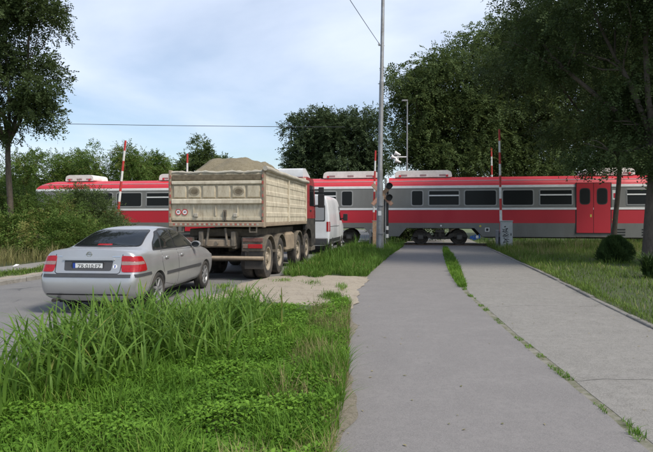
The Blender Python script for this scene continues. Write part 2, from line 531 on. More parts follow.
# left side of the road: kerb, dirt shoulder, grass strip, pavement
left_kerb = tag(empty('road_kerb', (ROAD_L(10), 10, 0)), kind='structure')
kerb2 = MB().box(-0.09, 0.09, 0.006, 0.994, -0.05, 0.11, 0.02).mesh('kerb_stone'); kerb2.materials.append(kp)
for i in range(8, 30):
    o = bpy.data.objects.new('kerb_stone', kerb2); COL.objects.link(o); o.parent = left_kerb
    o.location = Vector((ROAD_L(i) - 0.09, i, random.uniform(-.012, .006))) - left_kerb.location
    o.rotation_euler = (0, 0, -math.atan(0.18))
strip('dirt_shoulder', lambda y: ROAD_L(y) - 0.95, lambda y: ROAD_L(y) - 0.17, 4, 31, 0.055, M['dirt'], 0.2, 3, wl=0.12, zf=lambda x, y, t: 0.03 * t + 0.012 * math.sin(7 * y + 3 * x))
strip('pavement', lambda y: ROAD_L(y) - 3.3, lambda y: ROAD_L(y) - 1.95, 4, 31, 0.05, M['concrete_path'], 0.5, 1, wl=0.05, wr=0.08)

# verges
def mound(h):
    return lambda x, y, t: h * (math.sin(PI * min(max(t, 0), 1)) ** 0.5) + 0.02 * math.sin(3.1 * x + 1.7 * y) * math.sin(PI * t)
strip('verge', lambda y: ROAD_R(y) + 0.0, PATH_L, -4, 31, 0.004, M['soil'], 0.2, 6, wl=0.06, wr=0.05, zf=mound(0.05))
strip('dirt_patch', lambda y: ROAD_R(y) - 0.15 - 0.25 * math.sin((y - 9.6) / 5.4 * PI), lambda y: PATH_L(y) + 0.10, 9.6, 15.0, 0.02, M['dirt'], 0.15, 8, wl=0.15, wr=0.1,
      zf=lambda x, y, t: 0.068 * (math.sin(PI * t) ** 0.5) * min(1, (y - 9.6) * 2, (15 - y) * 2) - (0.02 if y < 9.7 or y > 14.9 else 0) + 0.008 * math.sin(9 * x + 4 * y))
strip('edge_dirt', lambda y: PATH_L(y) - 0.16, lambda y: PATH_L(y) + 0.05 + 0.05 * math.sin(1.7 * y), 2.0, 9.8, 0.017, M['dirt_dark'], 0.05, 3, wl=0.03, wr=0.07, zf=lambda x, y, t: 0.012 * (1 - t))
strip('lawn', lambda y: PATH_R(y) + 0.1, lambda y: PATH_R(y) + 40, -4, 29.5, 0.03, M['soil'], 0.5, 20, zf=lambda x, y, t: 0.05 * math.sin(PI * min(1, t * 20) / 2) + 0.03 * math.sin(x * 0.8) * math.sin(y * 0.7) * min(1, t * 10))
strip('left_lawn', lambda y: ROAD_L(y) - 45, lambda y: ROAD_L(y) - 3.3, -4, 31, 0.02, M['soil'], 1.0, 20, zf=lambda x, y, t: 0.05 * (1 - t))

# track
bal = MB().add([TRK @ Vector(p) for p in ((-90, -0.7, -0.012), (90, -0.7, -0.012), (90, 3.8, -0.012), (-90, 3.8, -0.012))], [(0, 1, 2, 3)])
tag(bal.build('track_ballast', M['ballast']), kind='structure')
rails = tag(empty('railway_track', TRK @ Vector((0, 1.45, 0)), -TH), kind='structure')
for sgn in (-1, 1):
    y = sgn * 0.755
    MB().box(-90, 90, y - 0.036, y + 0.036, -0.02, 0.05, 0.008).build('rail', M['rail'], rails)
cpanel = MB().box(-0.49, 0.49, -0.62, 0.62, -0.02, 0.03, 0.01).mesh('crossing_panel'); cpanel.materials.append(M['kerb'])
for i in range(-5, 12):
    o = bpy.data.objects.new('crossing_panel', cpanel); COL.objects.link(o); o.parent = rails; o.location = (i * 1.0, 0, 0)

# ------------------------------------------------------------------ body-panel tools
def round_poly(poly, r, n=4):
    out = []
    m = len(poly)
    for i in range(m):
        p0, p1, p2 = Vector(poly[i - 1]), Vector(poly[i]), Vector(poly[(i + 1) % m])
        a = (p0 - p1); b = (p2 - p1)
        rr = min(r, a.length * 0.45, b.length * 0.45)
        A, B = p1 + a.normalized() * rr, p1 + b.normalized() * rr
        for k in range(n + 1):
            t = k / n
            out.append(tuple((1 - t) ** 2 * A + 2 * t * (1 - t) * p1 + t * t * B))
    return out

def proj_side(sx):
    return lambda a, b: (Vector((sx * 4, a, b)), Vector((-sx, 0, 0)))
def proj_rear():
    return lambda a, b: (Vector((a, -3, b)), Vector((0, 1, 0)))
def proj_front():
    return lambda a, b: (Vector((a, 12, b)), Vector((0, -1, 0)))

def hit(bvh, pr, a, b, off):
    o, d = pr(a, b)
    h = bvh.ray_cast(o, d)
    if h[0] is None:
        h = bvh.find_nearest(o + d * (o.length * 0.8))
    n = h[1] if h[1].dot(d) < 0 else -h[1]
    return h[0] + n * off, n

def panel(bvh, pr, poly, off=0.004, rows=10, cols=10, thick=0.015):
    bs = sorted(set([round(p[1], 4) for p in poly]))
    b0, b1 = bs[0], bs[-1]
    lv = sorted(set([b0 + (b1 - b0) * i / rows for i in range(rows + 1)] + bs))
    lv2 = [lv[0]]
    for v in lv[1:]:
        if v - lv2[-1] > 0.003: lv2.append(v)
    vs, grid = [], []
    n = len(poly)
    for b in lv2:
        b = min(max(b, b0 + 1e-4), b1 - 1e-4)
        xs = []
        for i in range(n):
            p, q = poly[i], poly[(i + 1) % n]
            if (p[1] - b) * (q[1] - b) <= 0 and abs(p[1] - q[1]) > 1e-9:
                xs.append(p[0] + (q[0] - p[0]) * (b - p[1]) / (q[1] - p[1]))
        if len(xs) < 2: continue
        x0, x1 = min(xs), max(xs)
        row = []
        for k in range(cols + 1):
            row.append(hit(bvh, pr, x0 + (x1 - x0) * k / cols, b, off))
        grid.append(row)
    R, C = len(grid), cols + 1
    V = [p[0] for r in grid for p in r]
    F = [(i * C + k, i * C + k + 1, (i + 1) * C + k + 1, (i + 1) * C + k) for i in range(R - 1) for k in range(cols)]
    loop = [(0, k) for k in range(C)] + [(i, C - 1) for i in range(1, R)] + [(R - 1, k) for k in range(C - 2, -1, -1)] + [(i, 0) for i in range(R - 2, 0, -1)]
    base = len(V)
    for i, k in loop:
        p, nn = grid[i][k]
        V.append(p - nn * thick)
    m = len(loop)
    for j in range(m):
        i, k = loop[j]; i2, k2 = loop[(j + 1) % m]
        F.append((i * C + k, base + j, base + (j + 1) % m, i2 * C + k2))
    return MB().add(V, F)

def ribbon(bvh, pr, line, w=0.012, off=0.0025, closed=False, step=0.06, mb=None):
    pts = []
    L = list(line) + ([line[0]] if closed else [])
    for p, q in zip(L[:-1], L[1:]):
        p, q = Vector(p), Vector(q)
        n = max(1, int((q - p).length / step))
        for k in range(n): pts.append(p + (q - p) * k / n)
    pts.append(Vector(L[-1]))
    V = []
    for i, p in enumerate(pts):
        d = pts[min(i + 1, len(pts) - 1)] - pts[max(0, i - 1)]
        d = d.normalized() if d.length > 1e-9 else Vector((1, 0))
        nn = Vector((-d.y, d.x)) * w / 2
        V.append(hit(bvh, pr, p.x + nn.x, p.y + nn.y, off)[0]); V.append(hit(bvh, pr, p.x - nn.x, p.y - nn.y, off)[0])
    F = [(2 * i, 2 * i + 1, 2 * i + 3, 2 * i + 2) for i in range(len(pts) - 1)]
    mb = mb or MB()
    return mb.add(V, F)

def loft(rings, cap0=True, cap1=True):
    """rings: half sections (x>=0 ... ) of equal count as 3D points from bottom centre to top centre; mirrored"""
    n = len(rings[0])
    full = []
    for r in rings:
        right = [Vector(p) for p in r]
        left = [Vector((-p[0], p[1], p[2])) for p in r[1:-1]][::-1]
        full.append(right + left)
    m = len(full[0])
    V = [p for r in full for p in r]
    F = []
    for i in range(len(full) - 1):
        for k in range(m):
            k2 = (k + 1) % m
            F.append((i * m + k, i * m + k2, (i + 1) * m + k2, (i + 1) * m + k))
    for cap, i in ((cap0, 0), (cap1, len(full) - 1)):
        if not cap: continue
        b = i * m
        R = list(range(n)); Lf = [0] + [m - k for k in range(1, n - 1)] + [n - 1]
        for k in range(n - 1):
            q = [b + R[k], b + R[k + 1], b + Lf[k + 1], b + Lf[k]]
            q2 = []
            for v in q:
                if v not in q2: q2.append(v)
            F.append(tuple(q2))
    return MB().add(V, F)

def apply_body(mb, subsurf=2, cutters=()):
    """subdivide, cut the wheel arches out, return mesh + BVH"""
    me = mb.mesh('tmp_body')
    o = bpy.data.objects.new('tmp_body', me); COL.objects.link(o)
    if subsurf:
        mo = o.modifiers.new('s', 'SUBSURF'); mo.levels = subsurf; mo.render_levels = subsurf
    cs = []
    dg = bpy.context.evaluated_depsgraph_get()
    smooth_me = bpy.data.meshes.new_from_object(o.evaluated_get(dg))
    bm = bmesh.new(); bm.from_mesh(smooth_me)
    bvh = BVHTree.FromBMesh(bm); bm.free()
    for c in cutters:
        cm_ = c.mesh('tmp_cut'); co = bpy.data.objects.new('tmp_cut', cm_); COL.objects.link(co); cs.append(co)
        b = o.modifiers.new('b', 'BOOLEAN'); b.operation = 'DIFFERENCE'; b.object = co; b.solver = 'EXACT'
    dg = bpy.context.evaluated_depsgraph_get(); dg.update()
    out = bpy.data.meshes.new_from_object(o.evaluated_get(dg))
    for c in cs + [o]:
        bpy.data.objects.remove(c)
    out.materials.clear()
    return out, bvh

def text(name, body, size, loc, rot, m, parent, extrude=0.001, align='CENTER'):
    cu = bpy.data.curves.new(name, 'FONT'); cu.body = body; cu.size = size; cu.extrude = extrude
    cu.align_x = align; cu.align_y = 'CENTER'
    to = bpy.data.objects.new('tmp_text', cu); COL.objects.link(to)
    dg = bpy.context.evaluated_depsgraph_get(); dg.update()
    me = bpy.data.meshes.new_from_object(to.evaluated_get(dg)); bpy.data.objects.remove(to)
    me.materials.clear(); me.materials.append(m)
    o = bpy.data.objects.new(name, me); COL.objects.link(o); o.parent = parent
    o.location = loc; o.rotation_euler = rot
    return o

RY90 = Matrix.Rotation(PI / 2, 4, 'Y')
def wheel_meshes(R, Wd, rimR, style):
    """axis along +x (outer face at x=+Wd/2)"""
    h = Wd / 2
    ty = MB().lathe([(rimR, -h * .8), (rimR + (R - rimR) * .45, -h), (R - .02, -h * .86), (R, -h * .6), (R, h * .6), (R - .02, h * .86), (rimR + (R - rimR) * .45, h), (rimR, h * .8)], 36, RY90, closed=True)
    tm = ty.mesh('tyre')
    rm = MB()
    if style == 'alloy':
        rm.lathe([(rimR + .004, h * .82), (rimR - .012, h * .78), (rimR - .03, h * .35), (rimR - .035, -h * .5)], 32, RY90, cap=False)
        for k in range(7):
            a = 2 * PI * k / 7
            Mx = Matrix.Rotation(a, 4, 'X')
            rm.box(h * .52, h * .74, -.02, .02, .04, rimR - .012, .006, Mx)
        rm.lathe([(0.0, h * .80), (.045, h * .80), (.065, h * .72), (.07, h * .45)], 16, RY90)
    else:
        rm.lathe([(rimR + .01, h * .84), (rimR - .025, h * .8), (rimR - .05, h * .45), (rimR * .62, h * .30), (rimR * .55, h * .62), (rimR * .34, h * .66), (rimR * .3, h * .95), (0.0, h * .98)], 32, RY90, cap=False)
        for k in range(10):
            a = 2 * PI * k / 10
            rm.lathe([(0.014, 0), (0.014, h * .12)], 6, Matrix.Rotation(a, 4, 'X') @ Matrix.Translation((h * .62, 0, rimR * .46)) @ RY90)
    bk = MB().lathe([(0.0, -h * .35), (rimR - .03, -h * .35), (rimR - .03, -h * .2), (0.0, -h * .2)], 24, RY90)
    return tm, rm.mesh('rim'), bk.mesh('brake_disc')

def put_wheel(parent, meshes, x, y, z, side, mats):
    w = empty('wheel'); w.parent = parent; w.location = (x, y, z)
    w.rotation_euler = (0, 0, 0 if side > 0 else PI)
    for me, nm, m in zip(meshes, ('tyre', 'rim', 'brake_disc'), mats):
        if not me.materials:
            me.materials.append(m); me.shade_smooth(); me.set_sharp_from_angle(angle=math.radians(35))
        o = bpy.data.objects.new(nm, me); COL.objects.link(o); o.parent = w
        o.rotation_euler = (random.uniform(0, 6), 0, 0)
    return w

# vehicle materials
M['silver'] = mat('silver_paint', (0.47, 0.468, 0.465), 0.30, 0.6, var=0.03, vscale=3, dirt=(0.24, 0.23, 0.21), dirt_amt=0.25, dscale=1.5, coat=0.4)
M['plastic_grey'] = mat('plastic_grey', (0.055, 0.055, 0.058), 0.55, var=0.1)
M['alloy'] = mat('alloy', (0.42, 0.42, 0.42), 0.4, 0.8, var=0.1, dirt=(0.1, 0.09, 0.08), dirt_amt=0.5)
M['chrome'] = mat('chrome', (0.65, 0.66, 0.67), 0.2, 1.0, var=0.03)
M['car_glass'] = glass_mat('car_glass', (0.016, 0.02, 0.02), 0.03, 0.22)
M['dark_glass'] = glass_mat('dark_glass', (0.012, 0.014, 0.015), 0.04, 0.0)
M['lamp_red'] = mat('lamp_red', (0.36, 0.008, 0.012), 0.22, var=0.18, vscale=30, coat=0.2)
M['lamp_clear'] = mat('lamp_clear', (0.30, 0.19, 0.17), 0.18, var=0.12, vscale=30, coat=0.5)
M['lamp_orange'] = mat('lamp_orange', (0.55, 0.16, 0.02), 0.2, var=0.1, vscale=30, coat=0.5)
M['plate_white'] = mat('plate_white', (0.74, 0.74, 0.72), 0.4, var=0.04)
M['plate_blue'] = mat('plate_blue', (0.02, 0.06, 0.32), 0.4, var=0.05)
M['ink'] = mat('ink', (0.012, 0.012, 0.014), 0.5, var=0.05)
M['van_white'] = mat('van_white', (0.70, 0.71, 0.72), 0.3, var=0.04, dirt=(0.45, 0.43, 0.4), dirt_amt=0.35, dscale=1.3, coat=0.3)
M['seat'] = mat('seat_fabric', (0.05, 0.05, 0.055), 0.9, var=0.2)

# ------------------------------------------------------------------ silver sedan
def sedan():
    th = math.radians(5.7)
    rear = Vector((-3.82, 10.05, 0)) - Vector((math.sin(th), math.cos(th), 0)) * 0.98
    root = empty('silver_sedan', rear, -th)
    tag(root, 'silver four-door sedan waiting behind the dump truck', 'car')
    w = 0.855
    def yr(z):   # rear outline
        return float(np.interp(z, [0.2, 0.30, 0.36, 0.56, 0.63, 0.67, 0.72, 0.9, 1.02, 1.1], [0.16, 0.05, 0.015, 0.0, 0.012, 0.06, 0.10, 0.125, 0.15, 0.17]))
    def yf(z):
        return float(np.interp(z, [0.2, 0.3, 0.5, 0.6, 0.75, 0.85, 1.1], [4.30, 4.42, 4.48, 4.46, 4.36, 4.2, 4.0]))
    low = [(0, .24), (.55, .22), (.88, .235), (.965, .36), (.995, .60), (.99, .77)]
    def deck(zd):
        return [(.955, zd - .135), (.90, zd - .055), (.80, zd - .018), (.62, zd - .004), (.35, zd + .004), (0, zd + .008)]
    def cab(zr):
        return [(.965, .93), (.885, .99), (.80, .99 + (zr - .99) * .5), (.70, zr - .075), (.45, zr - .012), (0, zr)]
    rings = []
    def ring(y, top, ws=1.0, lowz=0.0, rearface=None, lo=None):
        pts = [(x * w * ws, z + lowz) for x, z in (lo or low)] + [(x * w * ws, z) for x, z in top]
        rings.append([(x, (y + rearface(z)) if rearface else y, z) for x, z in pts])
    ring(0.0, deck(1.055), .80, rearface=yr)
    ring(0.03, deck(1.06), .93, rearface=yr)
    ring(0.12, deck(1.065), .985, rearface=yr)
    ring(0.38, deck(1.07))
    ring(0.60, deck(1.075))
    ring(0.74, [(.96, .94), (.895, 1.0), (.815, 1.06), (.68, 1.10), (.4, 1.13), (0, 1.14)])
    ring(1.02, [(.965, .935), (.89, .995), (.81, 1.12), (.705, 1.215), (.43, 1.275), (0, 1.285)])
    ring(1.40, cab(1.405))
    ring(1.62, cab(1.428))
    ring(2.05, cab(1.438))
    ring(2.45, cab(1.418))
    ring(2.66, cab(1.375))
    ring(3.05, [(.965, .925), (.89, .985), (.81, 1.08), (.72, 1.15), (.45, 1.19), (0, 1.20)])
    ring(3.42, deck(1.0))
    ring(3.8, deck(.955))
    ring(4.1, deck(.89), .985)
    rings.append([(x * w * .93, min(4.32, yf(z) - .08), z) for x, z in low + deck(.84)])
    rings.append([(x * w * .78, yf(z) - .01, z) for x, z in low + deck(.80)])
    body = loft(rings)
    cut = []
    for yy in (0.98, 3.62):
        for sx in (-1, 1):
            c = MB().lathe([(0.345, -0.2), (0.345, 0.2)], 40, Matrix.Translation((sx * 0.82, yy, 0.315)) @ RY90)
            cut.append(c)
    me, bvh = apply_body(body, 2, cut)
    b = link_mesh('body', me, M['silver'], root, 40)
    # dark wheel housings + underbody
    MB().box(-.62, .62, .25, 4.3, .17, .5, .03).build('underbody', M['black'], root)
    ws = wheel_meshes(.315, .20, .205, 'alloy')
    for yy in (0.98, 3.62):
        for sx in (-1, 1):
            put_wheel(root, ws, sx * 0.745, yy, .315, sx, (M['rubber'], M['alloy'], M['black']))
    # inside: seats and steering wheel seen through the glass
    for x0 in (-.62, .08):
        MB().box(x0, x0 + .54, 1.95, 2.10, .5, 1.12, .05).box(x0 + .13, x0 + .41, 1.97, 2.07, 1.14, 1.30, .04).build('front_seat', M['seat'], root)
    MB().box(-.64, .64, .95, 1.12, .5, 1.03, .05).build('rear_seat', M['seat'], root)
    # glass
    rw = round_poly([(-.60, 1.095), (.60, 1.095), (.485, 1.352), (-.485, 1.352)], .05)
    panel(bvh, proj_rear(), [(x * 1.03, 1.22 + (z - 1.22) * 1.09) for x, z in rw], .002, 10, 14).build('rear_window_seal', M['black'], root, 40)
    rg = panel(bvh, proj_rear(), rw, .006, 10, 14).build('rear_window', M['dark_glass'], root, 40)
    panel(bvh, proj_rear(), round_poly([(-.13, 1.104), (.13, 1.104), (.125, 1.124), (-.125, 1.124)], .006), .012, 3, 8).build('brake_light', M['lamp_red'], root, 40)
    wsn = round_poly([(-.66, 1.03), (.66, 1.03), (.56, 1.34), (-.56, 1.34)], .05)
    panel(bvh, proj_front(), wsn, .005, 10, 14).build('windscreen', M['dark_glass'], root, 40)
    for sx in (-1, 1):
        pr = proj_side(sx)
        seal = round_poly([(.90, 1.005), (3.03, .985), (2.62, 1.30), (2.30, 1.372), (1.75, 1.38), (1.42, 1.33), (1.06, 1.14)], .05)
        panel(bvh, pr, seal, .003, 12, 26).build('side_window_seal', M['black'], root, 40)
        wins = [[(.96, 1.03), (1.27, 1.03), (1.40, 1.285), (1.32, 1.27), (1.10, 1.15)],
                [(1.32, 1.03), (1.93, 1.02), (1.90, 1.345), (1.75, 1.35), (1.50, 1.325)],
                [(2.00, 1.02), (2.90, 1.01), (2.52, 1.285), (2.27, 1.338), (1.97, 1.347)]]
        for q in wins:
            panel(bvh, pr, round_poly(q, .03), .007, 8, 8).build('side_window', M['car_glass'], root, 40)
        doors = [[(1.30, .40), (1.95, .30), (1.95, .97), (1.22, .985), (1.16, .80)], [(1.97, .30), (2.98, .32), (3.06, .60), (3.05, .95), (1.97, .97)]]
        for q, hy in zip(doors, (1.36, 2.14)):
            ribbon(bvh, pr, q, .014, .0015, True).build('door_gap', M['black'], root)
            d = panel(bvh, pr, round_poly([((y_ - 2.05) * .985 + 2.05 if False else y_, z_) for y_, z_ in q], .02), .004, 8, 8, .012).build('door', M['silver'], root, 40)
            p, nn = hit(bvh, pr, hy, .865, .02)
            MB().box(p.x - .014, p.x + .014, hy - .075, hy + .075, .845, .885, .01).build('handle', M['silver'], d, 40)
        sd_ = [(1.36, .545), (3.28, .545), (3.28, .605), (1.36, .605)]
        panel(bvh, pr, sd_, .012, 3, 24, .02).build('side_moulding', M['plastic_grey'], root, 40)
        # rear-wing seam, arch lip
        ar = [(0.98 + .355 * math.cos(a), .315 + .355 * math.sin(a)) for a in np.linspace(-.1, PI + .1, 22)]
        ribbon(bvh, pr, ar, .028, .007).build('arch_lip', M['silver'], root, 60)
        ar = [(3.62 + .355 * math.cos(a), .315 + .355 * math.sin(a)) for a in np.linspace(-.1, PI + .1, 22)]
        ribbon(bvh, pr, ar, .028, .007).build('arch_lip', M['silver'], root, 60)
        # mirror
        mr = MB().lathe([(0, -.06), (.07, -.055), (.10, 0), (.09, .05), (0, .06)], 16, Matrix.Translation((sx * .89, 2.84, 1.03)) @ Matrix.Diagonal((1.1, .8, .75, 1)) @ Matrix.Rotation(PI / 2, 4, 'X'))
        mo = mr.build('wing_mirror', M['silver'], root, 60)
        MB().lathe([(0, 0), (.078, 0), (.078, .004), (0, .005)], 16, Matrix.Translation((sx * .89, 2.787, 1.03)) @ Matrix.Diagonal((1.05, 1, .72, 1)) @ Matrix.Rotation(PI / 2, 4, 'X')).build('mirror_glass', M['dark_glass'], mo)
        MB().tube([(sx * .76, 2.86, 1.0), (sx * .84, 2.85, 1.01)], .025).build('mirror_arm', M['plastic_grey'], mo)
    # rear lamps: wrap round the corner (projected from behind)
    for sx in (-1, 1):
        prr = lambda a, b, sx=sx: (Vector((sx * 3.2, -2.0, b)) + Vector((a, 0, 0)), Vector((-sx * .72, .69, 0)).normalized())
        # a measured so that the lamp covers the corner; use direct rear projection for the inner half
        def wrap(poly, mt, nm, par=None, off=.008):
            V = panel(bvh, lambda a, b: (Vector((sx * a, -3, b)), Vector((0, 1, 0))), poly, off, 8, 8)
            return V.build(nm, mt, par or root, 50)
        dg_ = Vector((-sx * .6, .8, 0)); pp_ = Vector((sx * .8, .6, 0)); c0_ = Vector((sx * .75, .25, 0))
        prd = lambda a, b: (c0_ + pp_ * a + Vector((0, 0, b)) - dg_ * 3, dg_)
        lamp = panel(bvh, prd, round_poly([(-.235, .70), (.205, .70), (.185, .80), (.10, .945), (-.215, .965)], .03), .008, 10, 16).build('tail_light', M['lamp_red'], root, 50)
        panel(bvh, prd, round_poly([(-.225, .815), (.155, .815), (.13, .865), (-.22, .875)], .012), .0105, 4, 12).build('lens_band', M['lamp_clear'], lamp, 50)
    # boot lid
    pr = proj_rear()
    ribbon(bvh, pr, [(-.575, .985), (-.555, .70), (-.52, .675), (.52, .675), (.555, .70), (.575, .985)], .012, .002).build('boot_gap', M['black'], root)
    rec = panel(bvh, pr, round_poly([(-.40, .72), (.40, .72), (.42, .885), (-.42, .885)], .03), .002, 6, 10).build('plate_recess', M['plastic_grey'], root, 40)
    st = panel(bvh, pr, round_poly([(-.45, .89), (.45, .89), (.43, .925), (-.43, .925)], .012), .022, 4, 10, .03).build('boot_handle_strip', M['silver'], root, 40)
    pl = MB().box(-.26, .26, .0935, .1015, .735, .85, .004).build('number_plate', M['plate_white'], root)
    MB().box(-.26, -.215, .0915, .0945, .737, .848, .001).build('country_band', M['plate_blue'], pl)
    text('plate_text', 'ZR\u00b7010\u00b7FZ', .092, (.024, .0925, .789), (PI / 2, 0, 0), M['ink'], pl)
    fr = MB()
    for q in ((-.268, .268, .726, .737), (-.268, .268, .848, .859), (-.268, -.258, .726, .859), (.258, .268, .726, .859)):
        fr.box(q[0], q[1], .088, .104, q[2], q[3], .002)
    fr.build('plate_frame', M['black'], pl)
    # badge: ring with a bolt across
    p, nn = hit(bvh, pr, 0, .985, .004)
    bd = MB().lathe([(.036, -.003), (.046, -.003), (.046, .004), (.036, .004)], 24, Matrix.Translation(p) @ Matrix.Rotation(PI / 2, 4, 'X'), closed=True)
    bd.box(p.x - .055, p.x + .01, p.y - .004, p.y + .001, p.z - .002, p.z + .008).box(p.x - .01, p.x + .055, p.y - .004, p.y + .001, p.z - .008, p.z + .002)
    bd.build('badge', M['chrome'], root, 40)
    sk = panel(bvh, pr, [(.46 + .035 * math.cos(a), .79 + .035 * math.sin(a)) for a in np.linspace(0, 2 * PI, 18)[:-1]], .004, 6, 6, .004).build('round_sticker', M['plate_white'], root)
    sb = panel(bvh, pr, [(.443, .80), (.477, .80), (.466, .812), (.454, .812)], .006, 2, 3, .002)
    sv = panel(bvh, pr, [(.452, .765), (.468, .765), (.468, .80), (.452, .80)], .006, 2, 3, .002); sb.add(sv.v, sv.f)
    sb.build('sticker_figure', M['plate_blue'], sk)
    for zz, x0, x1 in ((.945, .40, .54),):
        panel(bvh, pr, [(x0, zz), (x1, zz), (x1, zz + .012), (x0, zz + .012)], .004, 2, 6, .003).build('boot_lettering', M['chrome'], root)
    panel(bvh, pr, [(-.54, .945), (-.46, .945), (-.46, .957), (-.54, .957)], .004, 2, 4, .003).build('boot_lettering', M['chrome'], root)
    # bumper strip: dark band wrapping round the rear
    bs_ = panel(bvh, pr, [(-.74, .615), (.74, .615), (.74, .665), (-.74, .665)], .010, 4, 24).build('bumper_strip', M['plastic_grey'], root, 40)
    for sx in (-1, 1):
        panel(bvh, proj_side(sx), [(.10, .615), (.66, .615), (.64, .665), (.10, .665)], .010, 4, 10).build('bumper_strip_end', M['plastic_grey'], bs_, 40)
    ribbon(bvh, pr, [(-.70, .335), (.70, .335)], .02, .003).build('bumper_lower_gap', M['black'], root)
    MB().tube([(-.52, -.04, .245), (-.52, .30, .245)], .028, 12).build('exhaust_pipe', M['under'], root, 40)
    # headlamps
    for sx in (-1, 1):
        panel(bvh, lambda a, b, sx=sx: (Vector((sx * a, 12, b)), Vector((0, -1, 0))), round_poly([(.42, .62), (.70, .62), (.70, .76), (.45, .76)], .02), .006, 6, 6).build('headlight', M['lamp_clear'], root)
    return root
sedan()

# ------------------------------------------------------------------ dump truck
M['cream'] = mat('cream_paint', (0.53, 0.47, 0.345), 0.7, var=0.12, vscale=4, bump=0.15, bscale=25, dirt=(0.19, 0.14, 0.085), dirt_amt=0.9, dscale=4.0, stretch=(3.0, 1, 0.7))
M['cream_side'] = mat('cream_side_paint', (0.60, 0.54, 0.415), 0.65, var=0.1, vscale=3, bump=0.1, bscale=25, dirt=(0.23, 0.175, 0.11), dirt_amt=0.75, dscale=3.2, stretch=(1.5, 1.6, 0.8))
M['truck_red'] = mat('truck_red', (0.32, 0.02, 0.025), 0.4, var=0.1, dirt=(0.2, 0.13, 0.1), dirt_amt=0.5, coat=0.2)
M['truck_roof'] = mat('truck_roof', (0.66, 0.68, 0.70), 0.5, var=0.06, dirt=(0.4, 0.38, 0.34), dirt_amt=0.4)
M['dusty'] = mat('dusty_steel', (0.11, 0.095, 0.075), 0.9, var=0.3, vscale=8, bump=0.3, bscale=30, dirt=(0.24, 0.2, 0.15), dirt_amt=0.85, dscale=5)
M['dusty_bar'] = mat('dusty_bar', (0.30, 0.235, 0.165), 0.85, var=0.2, dirt=(0.16, 0.12, 0.085), dirt_amt=0.7)
M['dusty_rim'] = mat('dusty_rim', (0.34, 0.29, 0.22), 0.85, var=0.2, dirt=(0.13, 0.1, 0.07), dirt_amt=0.8, dscale=6)
M['dusty_tyre'] = mat('dusty_tyre', (0.035, 0.032, 0.03), 0.9, var=0.2, bump=0.3, dirt=(0.17, 0.14, 0.11), dirt_amt=0.75, dscale=4)
M['soot'] = mat('soot', (0.12, 0.095, 0.06), 0.9, var=0.35, vscale=14, dirt=(0.26, 0.22, 0.15), dirt_amt=0.6, dscale=9)
M['soot_light'] = mat('soot_light', (0.23, 0.195, 0.135), 0.9, var=0.35, vscale=10, dirt=(0.33, 0.29, 0.21), dirt_amt=0.8, dscale=9)
M['reflector_red'] = mat('reflector_red', (0.36, 0.075, 0.055), 0.6, var=0.2, vscale=12, dirt=(0.32, 0.24, 0.17), dirt_amt=0.9, dscale=7)
M['tarp'] = mat('tarp', (0.44, 0.41, 0.34), 0.8, var=0.15, vscale=5, bump=0.6, bscale=9, dirt=(0.22, 0.18, 0.13), dirt_amt=0.7)
M['sand'] = ground_mat('sand', [(0.165, 0.138, 0.082), (0.125, 0.103, 0.06), (0.2, 0.17, 0.108)], [1, 3.0, 9.0], speck=(0.22, 0.19, 0.13), speck_scale=50, bump=1.0)

